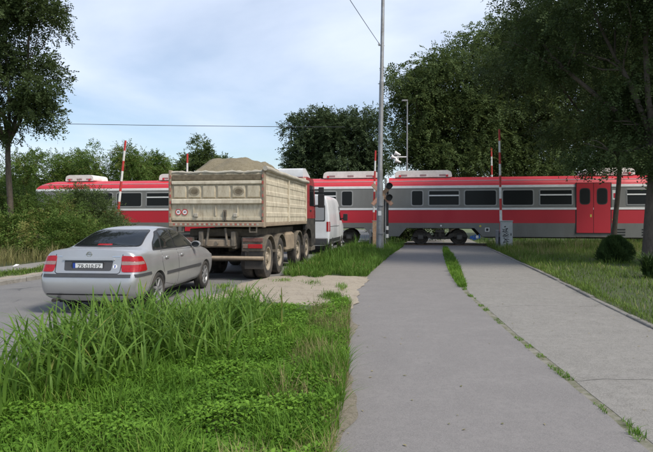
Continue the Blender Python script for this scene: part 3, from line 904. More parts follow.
def truck():
    th = math.radians(8.5)
    root = empty('dump_truck', (-2.752, 13.985, 0), -th)
    tag(root, 'cream tipper truck with muddy tailgate, loaded with sand, behind the silver sedan', 'truck')
    # tailgate: built of pressed panels
    tg = MB().box(-1.19, 1.19, 0.02, 0.07, 1.50, 2.70, .006).build('tailgate', M['cream'], root)
    MB().box(-1.17, 1.17, -.035, .02, 2.42, 2.50, .012).build('cross_beam', M['cream_side'], tg)
    MB().box(-1.17, 1.17, -.05, .02, 1.93, 2.05, .015).build('cross_beam', M['cream_side'], tg)
    MB().box(-1.16, 1.16, -.012, .02, 1.52, 1.60, .008).build('lower_rail', M['cream'], tg)
    pw = 2.3 / 6
    pm = MB()
    pm.add([(0.02, 0.02, 2.075), (pw - .02, .02, 2.075), (pw - .02, .02, 2.395), (0.02, .02, 2.395),
            (0.045, -.018, 2.10), (pw - .045, -.018, 2.10), (pw - .045, -.018, 2.37), (0.045, -.018, 2.37)],
           [(4, 5, 6, 7), (0, 1, 5, 4), (1, 2, 6, 5), (2, 3, 7, 6), (3, 0, 4, 7)])
    pmesh = pm.mesh('pressed_panel'); pmesh.materials.append(M['cream'])
    for k in range(6):
        o = bpy.data.objects.new('pressed_panel', pmesh); COL.objects.link(o); o.parent = tg; o.location = (-1.15 + k * pw, 0, 0)
    for k in (1, 4):
        cx = -1.15 + (k + .5) * pw
        n = 20
        pts = [(cx + .13 * math.cos(2 * PI * i / n) * (1 + .06 * math.sin(3 * i)), 2.235 + .095 * math.sin(2 * PI * i / n)) for i in range(n)]
        st_ = MB().prism([(cx + (x - cx) * 1.12, 2.235 + (z - 2.235) * 1.15) for x, z in pts], 'y', -.0185, -.0205).build('dark_stain', M['soot_light'], tg)
        MB().prism([(cx + (x - cx) * .72 + .01 * math.sin(9 * z), 2.235 + (z - 2.235) * .72) for x, z in pts], 'y', -.0210, -.0225).build('stain_core', M['soot'], st_)
    # lower field: two shallow ribs and bolts
    for x in (-.60, -.02, .55):
        MB().box(x - .02, x + .02, -.004, .02, 1.62, 1.90, .005).build('rib', M['cream'], tg)
    for x in (-.52, .50):
        MB().box(x - .05, x + .05, -.05, .02, 1.60, 1.70, .01).build('latch', M['tarp'], tg)
    for x in (.2, .25):
        MB().box(x - .012, x + .012, -.04, .02, 1.50, 1.78, .004).build('latch_rod', M['dusty'], tg)
    # speed discs
    for x in (-1.0, -.83):
        Mx = Matrix.Translation((x, .018, 1.725)) @ Matrix.Rotation(PI / 2, 4, 'X')
        d = MB().lathe([(0, .004), (.07, .004), (.07, .010), (0, .010)], 24, Mx).build('speed_disc', M['plate_white'], tg)
        MB().lathe([(.058, .008), (.078, .008), (.078, .014), (.058, .014)], 24, Mx, closed=True).build('red_ring', M['white_red_r'], d)
        text('disc_text', '80' if x < -.9 else '60', .062, (x, .004, 1.725), (PI / 2, 0, 0), M['ink'], d)
    # curled top lip
    lip = [(-1.20 + 2.4 * i / 24, .03 + .012 * math.sin(i * 1.7), 2.72 + .012 * math.sin(i * .9)) for i in range(25)]
    MB().tube(lip, [.036 + .012 * math.sin(i * 2.9) for i in range(25)], 10).build('top_lip', M['tarp'], tg, 60)
    MB().box(-1.16, 1.16, -.012, .02, 2.53, 2.66, .01).build('upper_band', M['soot'], tg)
    # corner posts, side walls
    for sx in (-1, 1):
        ps = MB().box(sx * 1.185, sx * 1.25, -.03, .12, 1.34, 2.78, .012).build('corner_post', M['dusty_bar'], root)
        for z in np.arange(1.45, 2.7, .16):
            MB().box(sx * 1.20 - .02, sx * 1.20 + .035 * (1 if sx > 0 else -1) if False else sx * 1.20 + .02, -.036, -.03, z, z + .08).build('reflector', M['reflector_red'], ps)
        wall = MB().box(sx * 1.19, sx * 1.225, .12, 5.6, 1.46, 2.66, .006).build('side_wall', M['cream_side'], root)
        for z in (1.66, 1.93, 2.20, 2.48):
            MB().add([(sx * 1.2235, .14, z - .07), (sx * 1.2235, 5.56, z - .07), (sx * 1.2235, 5.56, z + .07), (sx * 1.2235, .14, z + .07),
                      (sx * 1.236, .16, z - .045), (sx * 1.236, 5.54, z - .045), (sx * 1.236, 5.54, z + .045), (sx * 1.236, .16, z + .045)],
                     [(4, 5, 6, 7), (0, 1, 5, 4), (1, 2, 6, 5), (2, 3, 7, 6), (3, 0, 4, 7)]).build('rib', M['cream_side'], wall)
        for y in (2.75, 5.5):
            MB().box(sx * 1.225, sx * 1.275, y - .05, y + .05, 1.44, 2.70, .01).build('upright', M['cream_side'], wall)
        MB().box(sx * 1.15, sx * 1.26, .1, 5.65, 1.36, 1.455, .015).build('sill_beam', M['dusty_bar'], root)
        MB().box(sx * 1.18, sx * 1.25, .1, 5.62, 2.66, 2.75, .015).build('top_rail', M['cream_side'], root)
    # rolled tarp along the right side
    rl = [(1.27 + .010 * math.sin(i * .5), -.05 + 5.75 * i / 30, 2.80 + .008 * math.sin(i * .7) - .004 * i * (30 - i) / 30 * .4) for i in range(31)]
    MB().tube(rl, [.062 + .004 * math.sin(i * 2.3) for i in range(31)], 10).build('tarp_roll', M['tarp'], root, 60)
    MB().box(-1.19, 1.19, .07, 5.6, 1.40, 1.50).build('bed_floor', M['dusty'], root)
    MB().box(-1.22, 1.22, 5.56, 5.66, 1.42, 2.95, .01).build('front_wall', M['cream_side'], root)
    # rear edge with red and white strips
    re = MB().box(-1.24, 1.24, -.045, .05, 1.355, 1.475, .012).build('rear_sill', M['dusty_bar'], root)
    k = 0
    for x in np.arange(-1.12, 1.10, .062):
        MB().box(x, x + .05, -.0485, -.045, 1.395, 1.44).build('reflective_mark', M['reflector_red'] if k % 2 == 0 else M['tarp'], re); k += 1
    for x in (-.95, .95):
        br = MB()
        br.box(x - .10, x + .10, -.02, .06, 1.21, 1.24, .006).box(x - .10, x - .075, -.02, .06, 1.24, 1.355).box(x + .075, x + .10, -.02, .06, 1.24, 1.355)
        br.build('hanger', M['dusty'], root)
    # chassis
    ch = MB()
    for x in (-.42, .42):
        ch.box(x - .05, x + .05, .12, 7.3, .80, 1.10, .01)
        ch.box(x - .06, x + .06, .02, .32, .86, 1.24, .02)
    ch.box(-.40, .40, .10, .20, .83, 1.06, .015)
    ch.box(-.9, .9, .5, 5.0, 1.10, 1.30, .02)
    ch.build('chassis', M['dusty'], root)
    pt = MB().box(-.36, .36, .05, .10, .86, 1.03, .01).build('tow_plate', M['dusty_bar'], root)
    MB().tube([(0, .02, .94), (0, -.05, .94)], .05, 12).build('tow_jaw', M['dusty'], pt)
    for x in (-.27, .27):
        MB().tube([(x, .03, .9), (x * .8, .06, 1.32)], .03, 8).build('hydraulic_rod', M['dusty'], root)
    for x in (-.78, .78):
        MB().box(x - .03, x + .03, .10, .16, .62, .98).build('bumper_bracket', M['dusty'], root)
    MB().tube([(-1.20, .06, .575), (1.20, .06, .575)], .048, 12).build('bumper_bar', M['dusty_bar'], root, 40)
    for sx in (-1, 1):
        lb = MB().box(sx * .62, sx * 1.20, .09, .20, .74, 1.10, .02).build('lamp_board', M['dusty'], root)
        MB().box(sx * .66, sx * 1.17, .060, .092, .985, 1.08, .012).build('grimy_lamp', mat_grimy, lb)
        MB().box(sx * .80, sx * 1.16, .055, .092, .82, .92, .015).build('tail_light', M['lamp_red'], lb)
        MB().box(sx * .66, sx * .79, .055, .092, .82, .92, .015).build('indicator', mat_grimy, lb)
        # mudguards over the rear axles
        for ya in (.80, 2.10):
            pts = [(ya + .62 * math.cos(a), .52 + .62 * math.sin(a)) for a in np.linspace(.35, PI - .2, 14)]
            pts2 = [(ya + .59 * math.cos(a), .52 + .59 * math.sin(a)) for a in np.linspace(PI - .2, .35, 14)]
            MB().prism(pts + pts2, 'x', sx * .68, sx * 1.19).build('mudguard', M['dusty'], root, 40)
        MB().box(sx * .70, sx * 1.17, .10, .13, .30, .74, .006).build('mud_flap', M['rubber'], root)
        # tank between the axles
        MB().box(sx * .62, sx * 1.17, 2.95, 3.95, .55, 1.15, .08).build('fuel_tank', M['dusty_bar'], root)
        pts = [(4.7 + .64 * math.cos(a), .52 + .64 * math.sin(a)) for a in np.linspace(.2, PI - .1, 14)] + [(4.7 + .60 * math.cos(a), .52 + .60 * math.sin(a)) for a in np.linspace(PI - .1, .2, 14)]
        MB().prism(pts, 'x', sx * .75, sx * 1.19).build('mudguard', M['dusty'], root, 40)
    wm = wheel_meshes(.52, .30, .30, 'steel')
    mats = (M['dusty_tyre'], M['dusty_rim'], M['under'])
    for ya in (.80, 2.10):
        MB().tube([(-.95, ya, .52), (.95, ya, .52)], .09, 12).build('axle', M['dusty'], root)
        for sx in (-1, 1):
            put_wheel(root, wm, sx * 1.0, ya, .52, sx, mats)
            put_wheel(root, wm, sx * .67, ya, .52, sx, mats)
    for ya in (4.70, 6.25):
        MB().tube([(-.95, ya, .52), (.95, ya, .52)], .07, 12).build('axle', M['dusty'], root)
        for sx in (-1, 1):
            put_wheel(root, wm, sx * 1.0, ya, .52, sx, mats)
    # cab
    prof = [(5.78, 1.55), (5.78, 2.96), (5.95, 3.02), (7.25, 3.0), (7.45, 2.85), (7.70, 1.9), (7.72, 1.55)]
    MB().prism(round_poly([(5.80, 1.0), (5.80, 1.548), (7.70, 1.548), (7.74, .60), (6.9, .50), (6.88, .85), (6.7, 1.12), (6.25, 1.2), (5.86, 1.12)], .04, 3), 'x', -1.195, 1.195).build('cab_base', M['under'], root, 30)
    cabm = MB().prism(round_poly(prof, .05, 3), 'x', -1.20, 1.20)
    cab = cabm.build('cab', M['truck_red'], root, 30)
    MB().prism(round_poly([(5.80, 2.985), (5.82, 3.30), (6.3, 3.34), (7.2, 3.10), (7.25, 3.02)], .05, 3), 'x', -1.08, 1.08).build('roof_deflector', M['truck_roof'], cab, 30)
    for sx in (-1, 1):
        MB().prism(round_poly([(6.45, 2.0), (6.45, 2.75), (7.28, 2.75), (7.50, 2.0)], .06), 'x', sx * 1.195, sx * 1.206).build('side_window', M['dark_glass'], cab)
        MB().box(sx * 1.19, sx * 1.204, 5.85, 6.35, 2.15, 2.65).build('rear_quarter_panel', M['truck_red'], cab)
        MB().box(sx * 1.19, sx * 1.225, 6.55, 6.75, 1.80, 1.86, .008).build('door_handle', M['black'], cab)
        MB().box(sx * 1.10, sx * 1.22, 5.60, 5.77, 1.15, 1.75, .02).build('air_intake', M['black'], cab)
        mi = MB().box(sx * 1.36, sx * 1.60, 7.32, 7.42, 1.95, 2.45, .03).box(sx * 1.38, sx * 1.58, 7.33, 7.41, 2.5, 2.72, .03)
        mi.tube([(sx * 1.19, 7.42, 2.62), (sx * 1.45, 7.40, 2.62)], .02, 6).tube([(sx * 1.19, 7.5, 2.0), (sx * 1.45, 7.40, 2.0)], .02, 6)
        mi.build('mirror', M['black'], cab)
        MB().box(sx * .9, sx * 1.195, 6.9, 7.7, .35, .52, .02).build('step', M['dusty'], cab)
    MB().add([(-1.08, 7.72, 1.95), (1.08, 7.72, 1.95), (1.05, 7.49, 2.80), (-1.05, 7.49, 2.80)], [(0, 1, 2, 3)]).build('windscreen', M['dark_glass'], cab)
    # load
    nx, ny = 44, 90
    V, F = [], []
    r2 = np.random.default_rng(3)
    ph = r2.uniform(0, 6, (10, 2)); fr = r2.uniform(1.5, 9, (10, 2))
    for j in range(ny + 1):
        for i in range(nx + 1):
            x = -1.18 + 2.36 * i / nx; y = .09 + 5.45 * j / ny
            u = abs((x + .05) / 1.22); v = abs((y - 2.75) / 2.85)
            h = (1 - u ** 2.2) * (1 - v ** 3.0)
            z = 2.46 + min(.80 * h * 1.15, .66 + .10 * h)
            if y < 1.2: z = min(z, 2.50 + (y + .05) * .62)
            for k in range(10):
                z += .022 / (1 + .25 * fr[k].sum()) * 2 * math.sin(fr[k, 0] * x * 1.6 + ph[k, 0]) * math.sin(fr[k, 1] * y + ph[k, 1])
            z += r2.normal(0, .006)
            V.append((x, y, z))
    for j in range(ny):
        for i in range(nx):
            a = j * (nx + 1) + i
            F.append((a, a + 1, a + nx + 2, a + nx + 1))
    # closed skirt and base so the heap is a solid
    edge = [i for i in range(nx + 1)] + [j * (nx + 1) + nx for j in range(1, ny + 1)] + [ny * (nx + 1) + i for i in range(nx - 1, -1, -1)] + [j * (nx + 1) for j in range(ny - 1, 0, -1)]
    b0 = len(V)
    for e in edge: V.append((V[e][0], V[e][1], 1.505))
    n = len(edge)
    for j in range(n): F.append((edge[j], b0 + j, b0 + (j + 1) % n, edge[(j + 1) % n]))
    F.append(tuple(b0 + j for j in range(n)))
    heap = MB().add(V, F).build('sand_heap', M['sand'], None, 60)
    heap.location = root.location; heap.rotation_euler = root.rotation_euler
    tag(heap, 'heap of grey-brown sand piled above the sides of the tipper bed', 'sand')
mat_grimy = mat('grimy_lens', (0.15, 0.07, 0.055), 0.7, var=0.3, vscale=20, dirt=(0.22, 0.18, 0.14), dirt_amt=0.8, dscale=8)
truck()

# ------------------------------------------------------------------ white van
def van():
    th = math.radians(9.3)
    rr = Vector((0.13, 23.8, 0))
    root = empty('delivery_van', rr - Vector((math.cos(th), -math.sin(th), 0)) * 0.98, -th)
    tag(root, 'white panel van stopped in front of the truck at the level crossing', 'van')
    w = .98
    sec = [(0, .36), (.7, .36), (.93, .40), (.985, .62), (1.0, .95), (.995, 1.35), (.955, 1.85), (.885, 2.30), (.82, 2.47), (.68, 2.545), (.35, 2.575), (0, 2.58)]
    R = []
    R.append([(x * w * .93, .045 if z > .7 else .0, z if z < 2.4 else z - .03) for x, z in sec])
    R.append([(x * w * .985, .07, z) for x, z in sec])
    R.append([(x * w, .2, z) for x, z in sec])
    for y in (1.2, 2.4, 3.3): R.append([(x * w, y, z) for x, z in sec])
    def squash(y, zt, f=1.0): return [(x * w * f, y, z if z < 1.2 else 1.2 + (z - 1.2) * (zt - 1.2) / (2.58 - 1.2)) for x, z in sec]
    R.append(squash(3.62, 2.50)); R.append(squash(4.35, 1.50)); R.append(squash(4.85, 1.24, .96))
    R.append([(x * w * .86, 5.05, .40 + (z - .36) * .72 / 2.2) for x, z in sec])
    cut = [MB().lathe([(.37, -.25), (.37, .25)], 32, Matrix.Translation((sx * .95, y, .33)) @ RY90) for y in (.98, 4.0) for sx in (-1, 1)]
    me, bvh = apply_body(loft(R), 2, cut)
    link_mesh('body', me, M['van_white'], root, 40)
    MB().box(-.7, .7, .3, 4.8, .22, .5).build('underbody', M['black'], root)
    ws = wheel_meshes(.33, .21, .20, 'steel')
    for y in (.98, 4.0):
        for sx in (-1, 1): put_wheel(root, ws, sx * .86, y, .33, sx, (M['rubber'], M['alloy'], M['under']))
    pr = proj_rear()
    for sx in (-1, 1):
        poly = round_poly(sorted_quad(sx * .06, sx * .74, 1.45, 2.08), .06)
        panel(bvh, pr, round_poly(sorted_quad(sx * .03, sx * .78, 1.41, 2.12), .07), .003, 8, 8).build('window_seal', M['black'], root)
        panel(bvh, pr, poly, .006, 8, 8).build('rear_window', M['van_window'], root)
        ld = panel(bvh, proj_side(sx), round_poly([(.06, .98), (.20, .98), (.20, 1.40), (.06, 1.40)], .03), .010, 8, 4).build('tail_light', M['lamp_red'], root)
        panel(bvh, pr, round_poly(sorted_quad(sx * .84, sx * .93, .98, 1.40), .02), .010, 8, 3).build('tail_light_face', M['lamp_red'], ld)
        panel(bvh, proj_side(sx), [(.25, 1.18), (2.95, 1.18), (2.95, 1.20), (.25, 1.20)], .004, 2, 20).build('door_rail', M['black'], root)
        ribbon(bvh, proj_side(sx), [(2.0, .5), (2.0, 2.25)], .012, .002).build('panel_gap', M['black'], root)
        ribbon(bvh, proj_side(sx), [(3.1, .5), (3.1, 2.25)], .012, .002).build('panel_gap', M['black'], root)
        panel(bvh, proj_side(sx), round_poly([(3.2, 1.45), (4.15, 1.42), (3.72, 2.05), (3.2, 2.12)], .05), .006, 8, 8).build('cab_window', M['dark_glass'], root)
        panel(bvh, proj_side(sx), [(.15, .50), (3.5, .50), (3.5, .66), (.15, .66)], .010, 3, 20).build('sill_moulding', M['plastic_grey'], root)
        mi = MB().box(sx * 1.02, sx * 1.24, 4.02, 4.12, 1.42, 1.76, .03).tube([(sx * .9, 4.1, 1.5), (sx * 1.1, 4.08, 1.55)], .03, 6)
        mi.build('wing_mirror', M['black'], root)
    ribbon(bvh, pr, [(0, .75), (0, 2.35)], .014, .002).build('door_gap', M['black'], root)
    MB().box(-.90, .90, -.10, .10, .42, .70, .03).build('rear_bumper', M['plastic_grey'], root, 40)
    pl = MB().box(-.60, -.10, -.006, .0, .88, .99, .002).build('number_plate', M['plate_white'], root)
    pl.location = (0, .04, 0)
    MB().box(.05, .13, .0, .06, 1.10, 1.25, .01).build('door_handle', M['black'], root)
    panel(bvh, proj_front(), round_poly([(-.78, 1.55), (.78, 1.55), (.68, 2.30), (-.68, 2.30)], .06), .006, 8, 10).build('windscreen', M['dark_glass'], root)
def sorted_quad(x0, x1, z0, z1):
    a, b = min(x0, x1), max(x0, x1)
    return [(a, z0), (b, z0), (b, z1), (a, z1)]
M['van_window'] = glass_mat('van_window', (0.30, 0.31, 0.32), 0.08, 0.0)  # bright reflection painted into the glass as a pale grey base
van()

# ------------------------------------------------------------------ train
M['tr_grey'] = mat('train_grey', (0.185, 0.185, 0.172), 0.45, var=0.06, vscale=2, dirt=(0.12, 0.11, 0.095), dirt_amt=0.5, dscale=1.2, stretch=(1, 1, 0.35))
M['tr_red'] = mat('train_red', (0.50, 0.018, 0.032), 0.42, var=0.05, vscale=2, dirt=(0.3, 0.02, 0.03), dirt_amt=0.4, dscale=1.0, stretch=(1, 1, 0.35))
M['tr_red_skylit'] = mat('train_red_skylit', (0.58, 0.035, 0.05), 0.4, var=0.06, vscale=2, dirt=(0.38, 0.05, 0.06), dirt_amt=0.4, dscale=1.2)  # train red made lighter and pinker: sky light painted into the roof
M['tr_white'] = mat('train_white', (0.74, 0.74, 0.73), 0.45, var=0.04, dirt=(0.5, 0.48, 0.45), dirt_amt=0.4)
M['tr_gutter'] = mat('train_gutter', (0.36, 0.25, 0.25), 0.6, var=0.1, dirt=(0.2, 0.16, 0.15), dirt_amt=0.5)
M['tr_cream'] = mat('train_cream', (0.80, 0.79, 0.74), 0.5, var=0.05, dirt=(0.42, 0.38, 0.32), dirt_amt=0.5)
M['tr_glass'] = glass_mat('train_glass', (0.016, 0.018, 0.018), 0.25, 0.0, 0.12)
M['tr_frame'] = mat('train_frame', (0.30, 0.30, 0.29), 0.5, var=0.05)
M['bogie'] = mat('bogie', (0.045, 0.04, 0.034), 0.85, var=0.3, dirt=(0.13, 0.11, 0.085), dirt_amt=0.8, dscale=5)
M['yellow'] = mat('yellow', (0.6, 0.5, 0.1), 0.5, var=0.1)
M['blue'] = mat('blue', (0.03, 0.14, 0.5), 0.5, var=0.15)

PROF = [(1.45, 1.27), (1.45, 1.99), (1.45, 2.10), (1.41, 3.20), (1.39, 3.34), (1.33, 3.50), (1.235, 3.60), (1.16, 3.66), (0.8, 3.79), (0.4, 3.86), (0.0, 3.88)]
def dz(z):
    return float(np.interp(z, [0.4, 1.27, 2.10, 3.20, 3.34], [1.40, 1.45, 1.45, 1.41, 1.39]))

def railcar(s0, L, label, nose, windows, doors, acs, bogies, extras):
    root = empty('railcar', TRK @ Vector((s0, 0, 0)), -TH)
    tag(root, label, 'train', 'two coupled railcars of the passing train')
    def lean(d, z):
        if z <= 1.99: return 0.0
        if z <= 3.34: return 0.22 * (z - 1.99) / 1.35
        return 0.22 + 0.85 * ((z - 3.34) / 0.54) ** 1.5
    st = [(0.0, .90), (.5, .975), (1.2, 1.0)] if nose == 'left' else [(0.0, 1.0)]
    st += [(x, 1.0) for x in np.arange(2.5, L - .5, 2.5)] + [(L, 1.0)]
    def strips(name, pts, m, par=None, smooth=30):
        mb = MB()
        for sgn in (1, -1):
            V = []
            for x, f in st:
                for d, z in pts:
                    ln = lean(d, z) * max(0, 1 - x / 1.2) if nose == 'left' else 0
                    V.append((x + ln, 1.45 - sgn * d * f, z))
            n = len(pts)
            mb.add(V, [(i * n + k, i * n + k + 1, (i + 1) * n + k + 1, (i + 1) * n + k) for i in range(len(st) - 1) for k in range(n - 1)])
        return mb.build(name, m, par or root, smooth)
    strips('red_band', [(1.45, 1.27), (1.45, 1.99)], M['tr_red'])
    strips('white_stripe', [(1.45, 1.99), (1.464, 1.995), (1.464, 2.095), (1.45, 2.10)], M['tr_white'])
    strips('window_band', [(1.45, 2.10), (1.41, 3.20)], M['tr_grey'])
    strips('cornice', [(1.41, 3.20), (1.425, 3.205), (1.41, 3.335), (1.39, 3.34)], M['tr_white'])
    roof = strips('roof', [(1.39, 3.34), (1.365, 3.43), (1.33, 3.50), (1.255, 3.585)], M['tr_red_skylit'])
    strips('gutter', [(1.255, 3.585), (1.262, 3.60), (1.215, 3.635), (1.20, 3.635)], M['tr_gutter'], roof)
    strips('upper_roof', [(1.20, 3.635), (1.0, 3.73), (0.8, 3.79), (0.4, 3.86), (0.0, 3.88)], M['tr_red_skylit'], roof)
    for k in range(1, int(L / 2.2)):
        MB().box(k * 2.2 - .02, k * 2.2 + .02, .32, 2.58, 3.70, 3.80).build('roof_rib', M['tr_red_skylit'], roof) if False else None
    # ends
    for x, nm in ((0.0, 'front_end'), (L, 'rear_end')):
        V = []; f = .90 if (x == 0 and nose == 'left') else 1.0
        for d, z in [(1.40, .6)] + PROF:
            ln = lean(d, z) if (x == 0 and nose == 'left') else 0
            V += [(x + ln, 1.45 - d * f, z), (x + ln, 1.45 + d * f, z)]
        n = len(PROF) + 1
        MB().add(V, [(2 * i, 2 * i + 1, 2 * i + 3, 2 * i + 2) for i in range(n - 1)]).build('end_wall', M['tr_red'] if (x == 0 and nose == 'left') else M['tr_grey'], root)
    # skirt: polygons in the side plane
    def face(poly, off, thick, far=False, flat=False):
        V = [(x, (0 if flat else 1.45 - dz(z)) - off, z) for x, z in poly] + [(x, (0 if flat else 1.45 - dz(z)) - off + thick, z) for x, z in poly]
        if far: V = [(x, 2.9 - y, z) for x, y, z in V]
        n = len(poly)
        return MB().add(V, [tuple(range(n)), tuple(range(n, 2 * n))[::-1]] + [(i, (i + 1) % n, n + (i + 1) % n, n + i) for i in range(n)])
    for far in (False, True):
        x = 0.0
        for b0, b1 in bogies + [(L, L)]:
            if b1 > b0:
                face(([(x, .99), (x + .42, .52)] if x > 0 else [(x, .52)]) + [(b0 - .42, .52), (b0, .99), (b0, 1.27), (x, 1.27)] if b0 - .42 > x else [(x, .99), (b0, .99), (b0, 1.27), (x, 1.27)], 0, .04, far).build('skirt', M['tr_grey'], root)
                face([(b0, .99), (b1, .99), (b1, 1.27), (b0, 1.27)], 0, .04, far).build('skirt', M['tr_grey'], root)
            else:
                face([(x, .99), (x + .42, .50), (L, .50), (L, 1.27), (x, 1.27)], 0, .04, far).build('skirt', M['tr_grey'], root)
            x = b1
    MB().box(.1, L - .1, .15, 2.75, .95, 1.2).build('underframe', M['bogie'], root)
    MB().box(5.3, L - 5.3, .3, 2.6, .45, .95).build('engine_housing', M['bogie'], root)
    # windows
    for x0, x1, kind in windows:
        fr = face(round_poly([(x0 - .06, 2.20), (x1 + .06, 2.20), (x1 + .06, 3.10), (x0 - .06, 3.10)], .13), .005, .02).build('window_frame', M['tr_frame'] , root)
        face(round_poly([(x0, 2.26), (x1, 2.26), (x1, 3.05), (x0, 3.05)], .10), .010, .012).build('pane', M['tr_glass'], fr)
        if kind == 'hopper':
            face([(x0, 2.755), (x1, 2.755), (x1, 2.825), (x0, 2.825)], .030, .02).build('hopper_bar', M['tr_white'], fr)
            rim = MB()
            for q in ([(x0, 3.035), (x1, 3.035), (x1, 3.075), (x0, 3.075)], [(x0 - .02, 2.3), (x0 + .012, 2.3), (x0 + .012, 3.0), (x0 - .02, 3.0)], [(x1 - .012, 2.3), (x1 + .02, 2.3), (x1 + .02, 3.0), (x1 - .012, 3.0)], [(x0, 2.24), (x1, 2.24), (x1, 2.272), (x0, 2.272)]):
                b = face(q, .022, .015); rim.add(b.v, b.f)
            rim.build('window_trim', M['tr_frame'], fr)
    for x0, x1 in doors:
        face([(x0 - .05, .72), (x1 + .05, .72), (x1 + .05, 3.42), (x0 - .05, 3.42)], .008, .06, flat=True).build('door_surround', M['black'], root)
        xm = (x0 + x1) / 2
        for a, b in ((x0, xm - .012), (xm + .012, x1)):
            dl = face(round_poly([(a, .76), (b, .76), (b, 3.39), (a, 3.39)], .03), .018, .06, flat=True).build('door', M['tr_red'], root)
            c = (a + b) / 2
            face(round_poly([(c - .27, 2.26), (c + .27, 2.26), (c + .27, 3.14), (c - .27, 3.14)], .2), .021, .02, flat=True).build('door_window_seal', M['black'], dl)
            face(round_poly([(c - .23, 2.30), (c + .23, 2.30), (c + .23, 3.10), (c - .23, 3.10)], .18), .024, .02, flat=True).build('door_window', M['tr_glass'], dl)
        face([(xm - .17, 1.60), (xm - .09, 1.60), (xm - .09, 1.74), (xm - .17, 1.74)], .026, .02, flat=True).build('door_button', M['yellow'], dl)
        MB().box(x0, x1, -.06, .2, .52, .56, .01).build('door_step', M['bogie'], root)
    for x0, x1 in acs:
        y0, y1 = .62, 2.28
        p = [(x0, 3.86), (x0 + .06, 4.16), (x0 + .25, 4.24), (x1 - .25, 4.24), (x1 - .06, 4.16), (x1, 3.86)]
        a = MB().prism(round_poly(p, .08, 3), 'y', y0, y1).build('air_conditioner', M['tr_cream'], root, 40)
        MB().box(x0 + .1, x1 - .1, y0 + .1, y1 - .1, 3.62, 3.87).build('roof_mount', M['tr_gutter'], a)
        for k in range(3):
            c = x0 + (x1 - x0) * (k + .5) / 3
            MB().box(c - .18, c + .18, y0 - .012, y0 + .02, 3.92, 4.02, .01).build('grille', M['tr_gutter'], a)
        for xx in (x0 + .25, x1 - .35):
            MB().box(xx, xx + .12, y0 - .03, y0 + .01, 3.88, 3.99, .01).build('red_bracket', M['tr_red_skylit'], a)
    # bogies
    for b0, b1 in bogies:
        c = (b0 + b1) / 2
        bg_ = empty('bogie'); bg_.parent = root; bg_.location = (c, 1.45, 0)
        fr = MB()
        for sgn in (-1, 1):
            fr.prism(round_poly([(-1.55, .52), (-1.35, .68), (-.55, .70), (-.4, .50), (.4, .50), (.55, .70), (1.35, .68), (1.55, .52), (1.3, .46), (.75, .52), (.5, .36), (-.5, .36), (-.75, .52), (-1.3, .46)], .04, 2), 'y', sgn * .96, sgn * 1.08)
        fr.box(-.3, .3, -.95, .95, .45, .7).box(-1.45, -1.3, -.9, .9, .5, .62).box(1.3, 1.45, -.9, .9, .5, .62)
        fr.build('bogie_frame', M['bogie'], bg_)
        for xx in (-1.07, 1.07):
            wsx = MB()
            for sgn in (-1, 1):
                Mx = Matrix.Translation((xx, sgn * .755, .47)) @ Matrix.Rotation(-sgn * PI / 2, 4, 'X')
                wsx.lathe([(0, -.06), (.45, -.06), (.45, -.03), (.42, -.02), (.42, .05), (.34, .06), (.31, .02), (.15, .02), (.12, .10), (0, .10)], 32, Mx)
            wsx.tube([(xx, -.9, .47), (xx, .9, .47)], .08, 10)
            wsx.build('wheelset', M['wheel_steel'], bg_, 40)
            for sgn in (-1, 1):
                MB().box(xx - .15, xx + .15, sgn * .95, sgn * 1.16, .34, .60, .03).lathe([(0, 0), (.10, 0), (.10, .05), (0, .06)], 14, Matrix.Translation((xx, sgn * 1.15, .47)) @ Matrix.Rotation(-sgn * PI / 2, 4, 'X')).build('axle_box', M['bogie_light'], bg_)
                for dx in (-.24, .24):
                    pts = [(xx + dx + .055 * math.cos(t), sgn * 1.03 + .055 * math.sin(t), .44 + .30 * t / 31.4) for t in np.linspace(0, 31.4, 50)]
                    MB().tube(pts, .016, 5).build('spring', M['bogie'], bg_)
        MB().tube([(-.25, -1.05, .82), (.25, -1.05, .82)], .09, 12).build('air_cylinder', M['bogie_light'], bg_)
        MB().tube([(0, -1.0, .42), (0, -1.0, .85)], .11, 14).build('air_spring', M['bogie'], bg_)
    extras(root, face)
    return root
M['wheel_steel'] = mat('wheel_steel', (0.06, 0.052, 0.045), 0.6, 0.3, var=0.3, dirt=(0.14, 0.12, 0.1), dirt_amt=0.7, dscale=5)
M['bogie_light'] = mat('bogie_light', (0.13, 0.12, 0.105), 0.85, var=0.3, dirt=(0.06, 0.055, 0.045), dirt_amt=0.7, dscale=6)

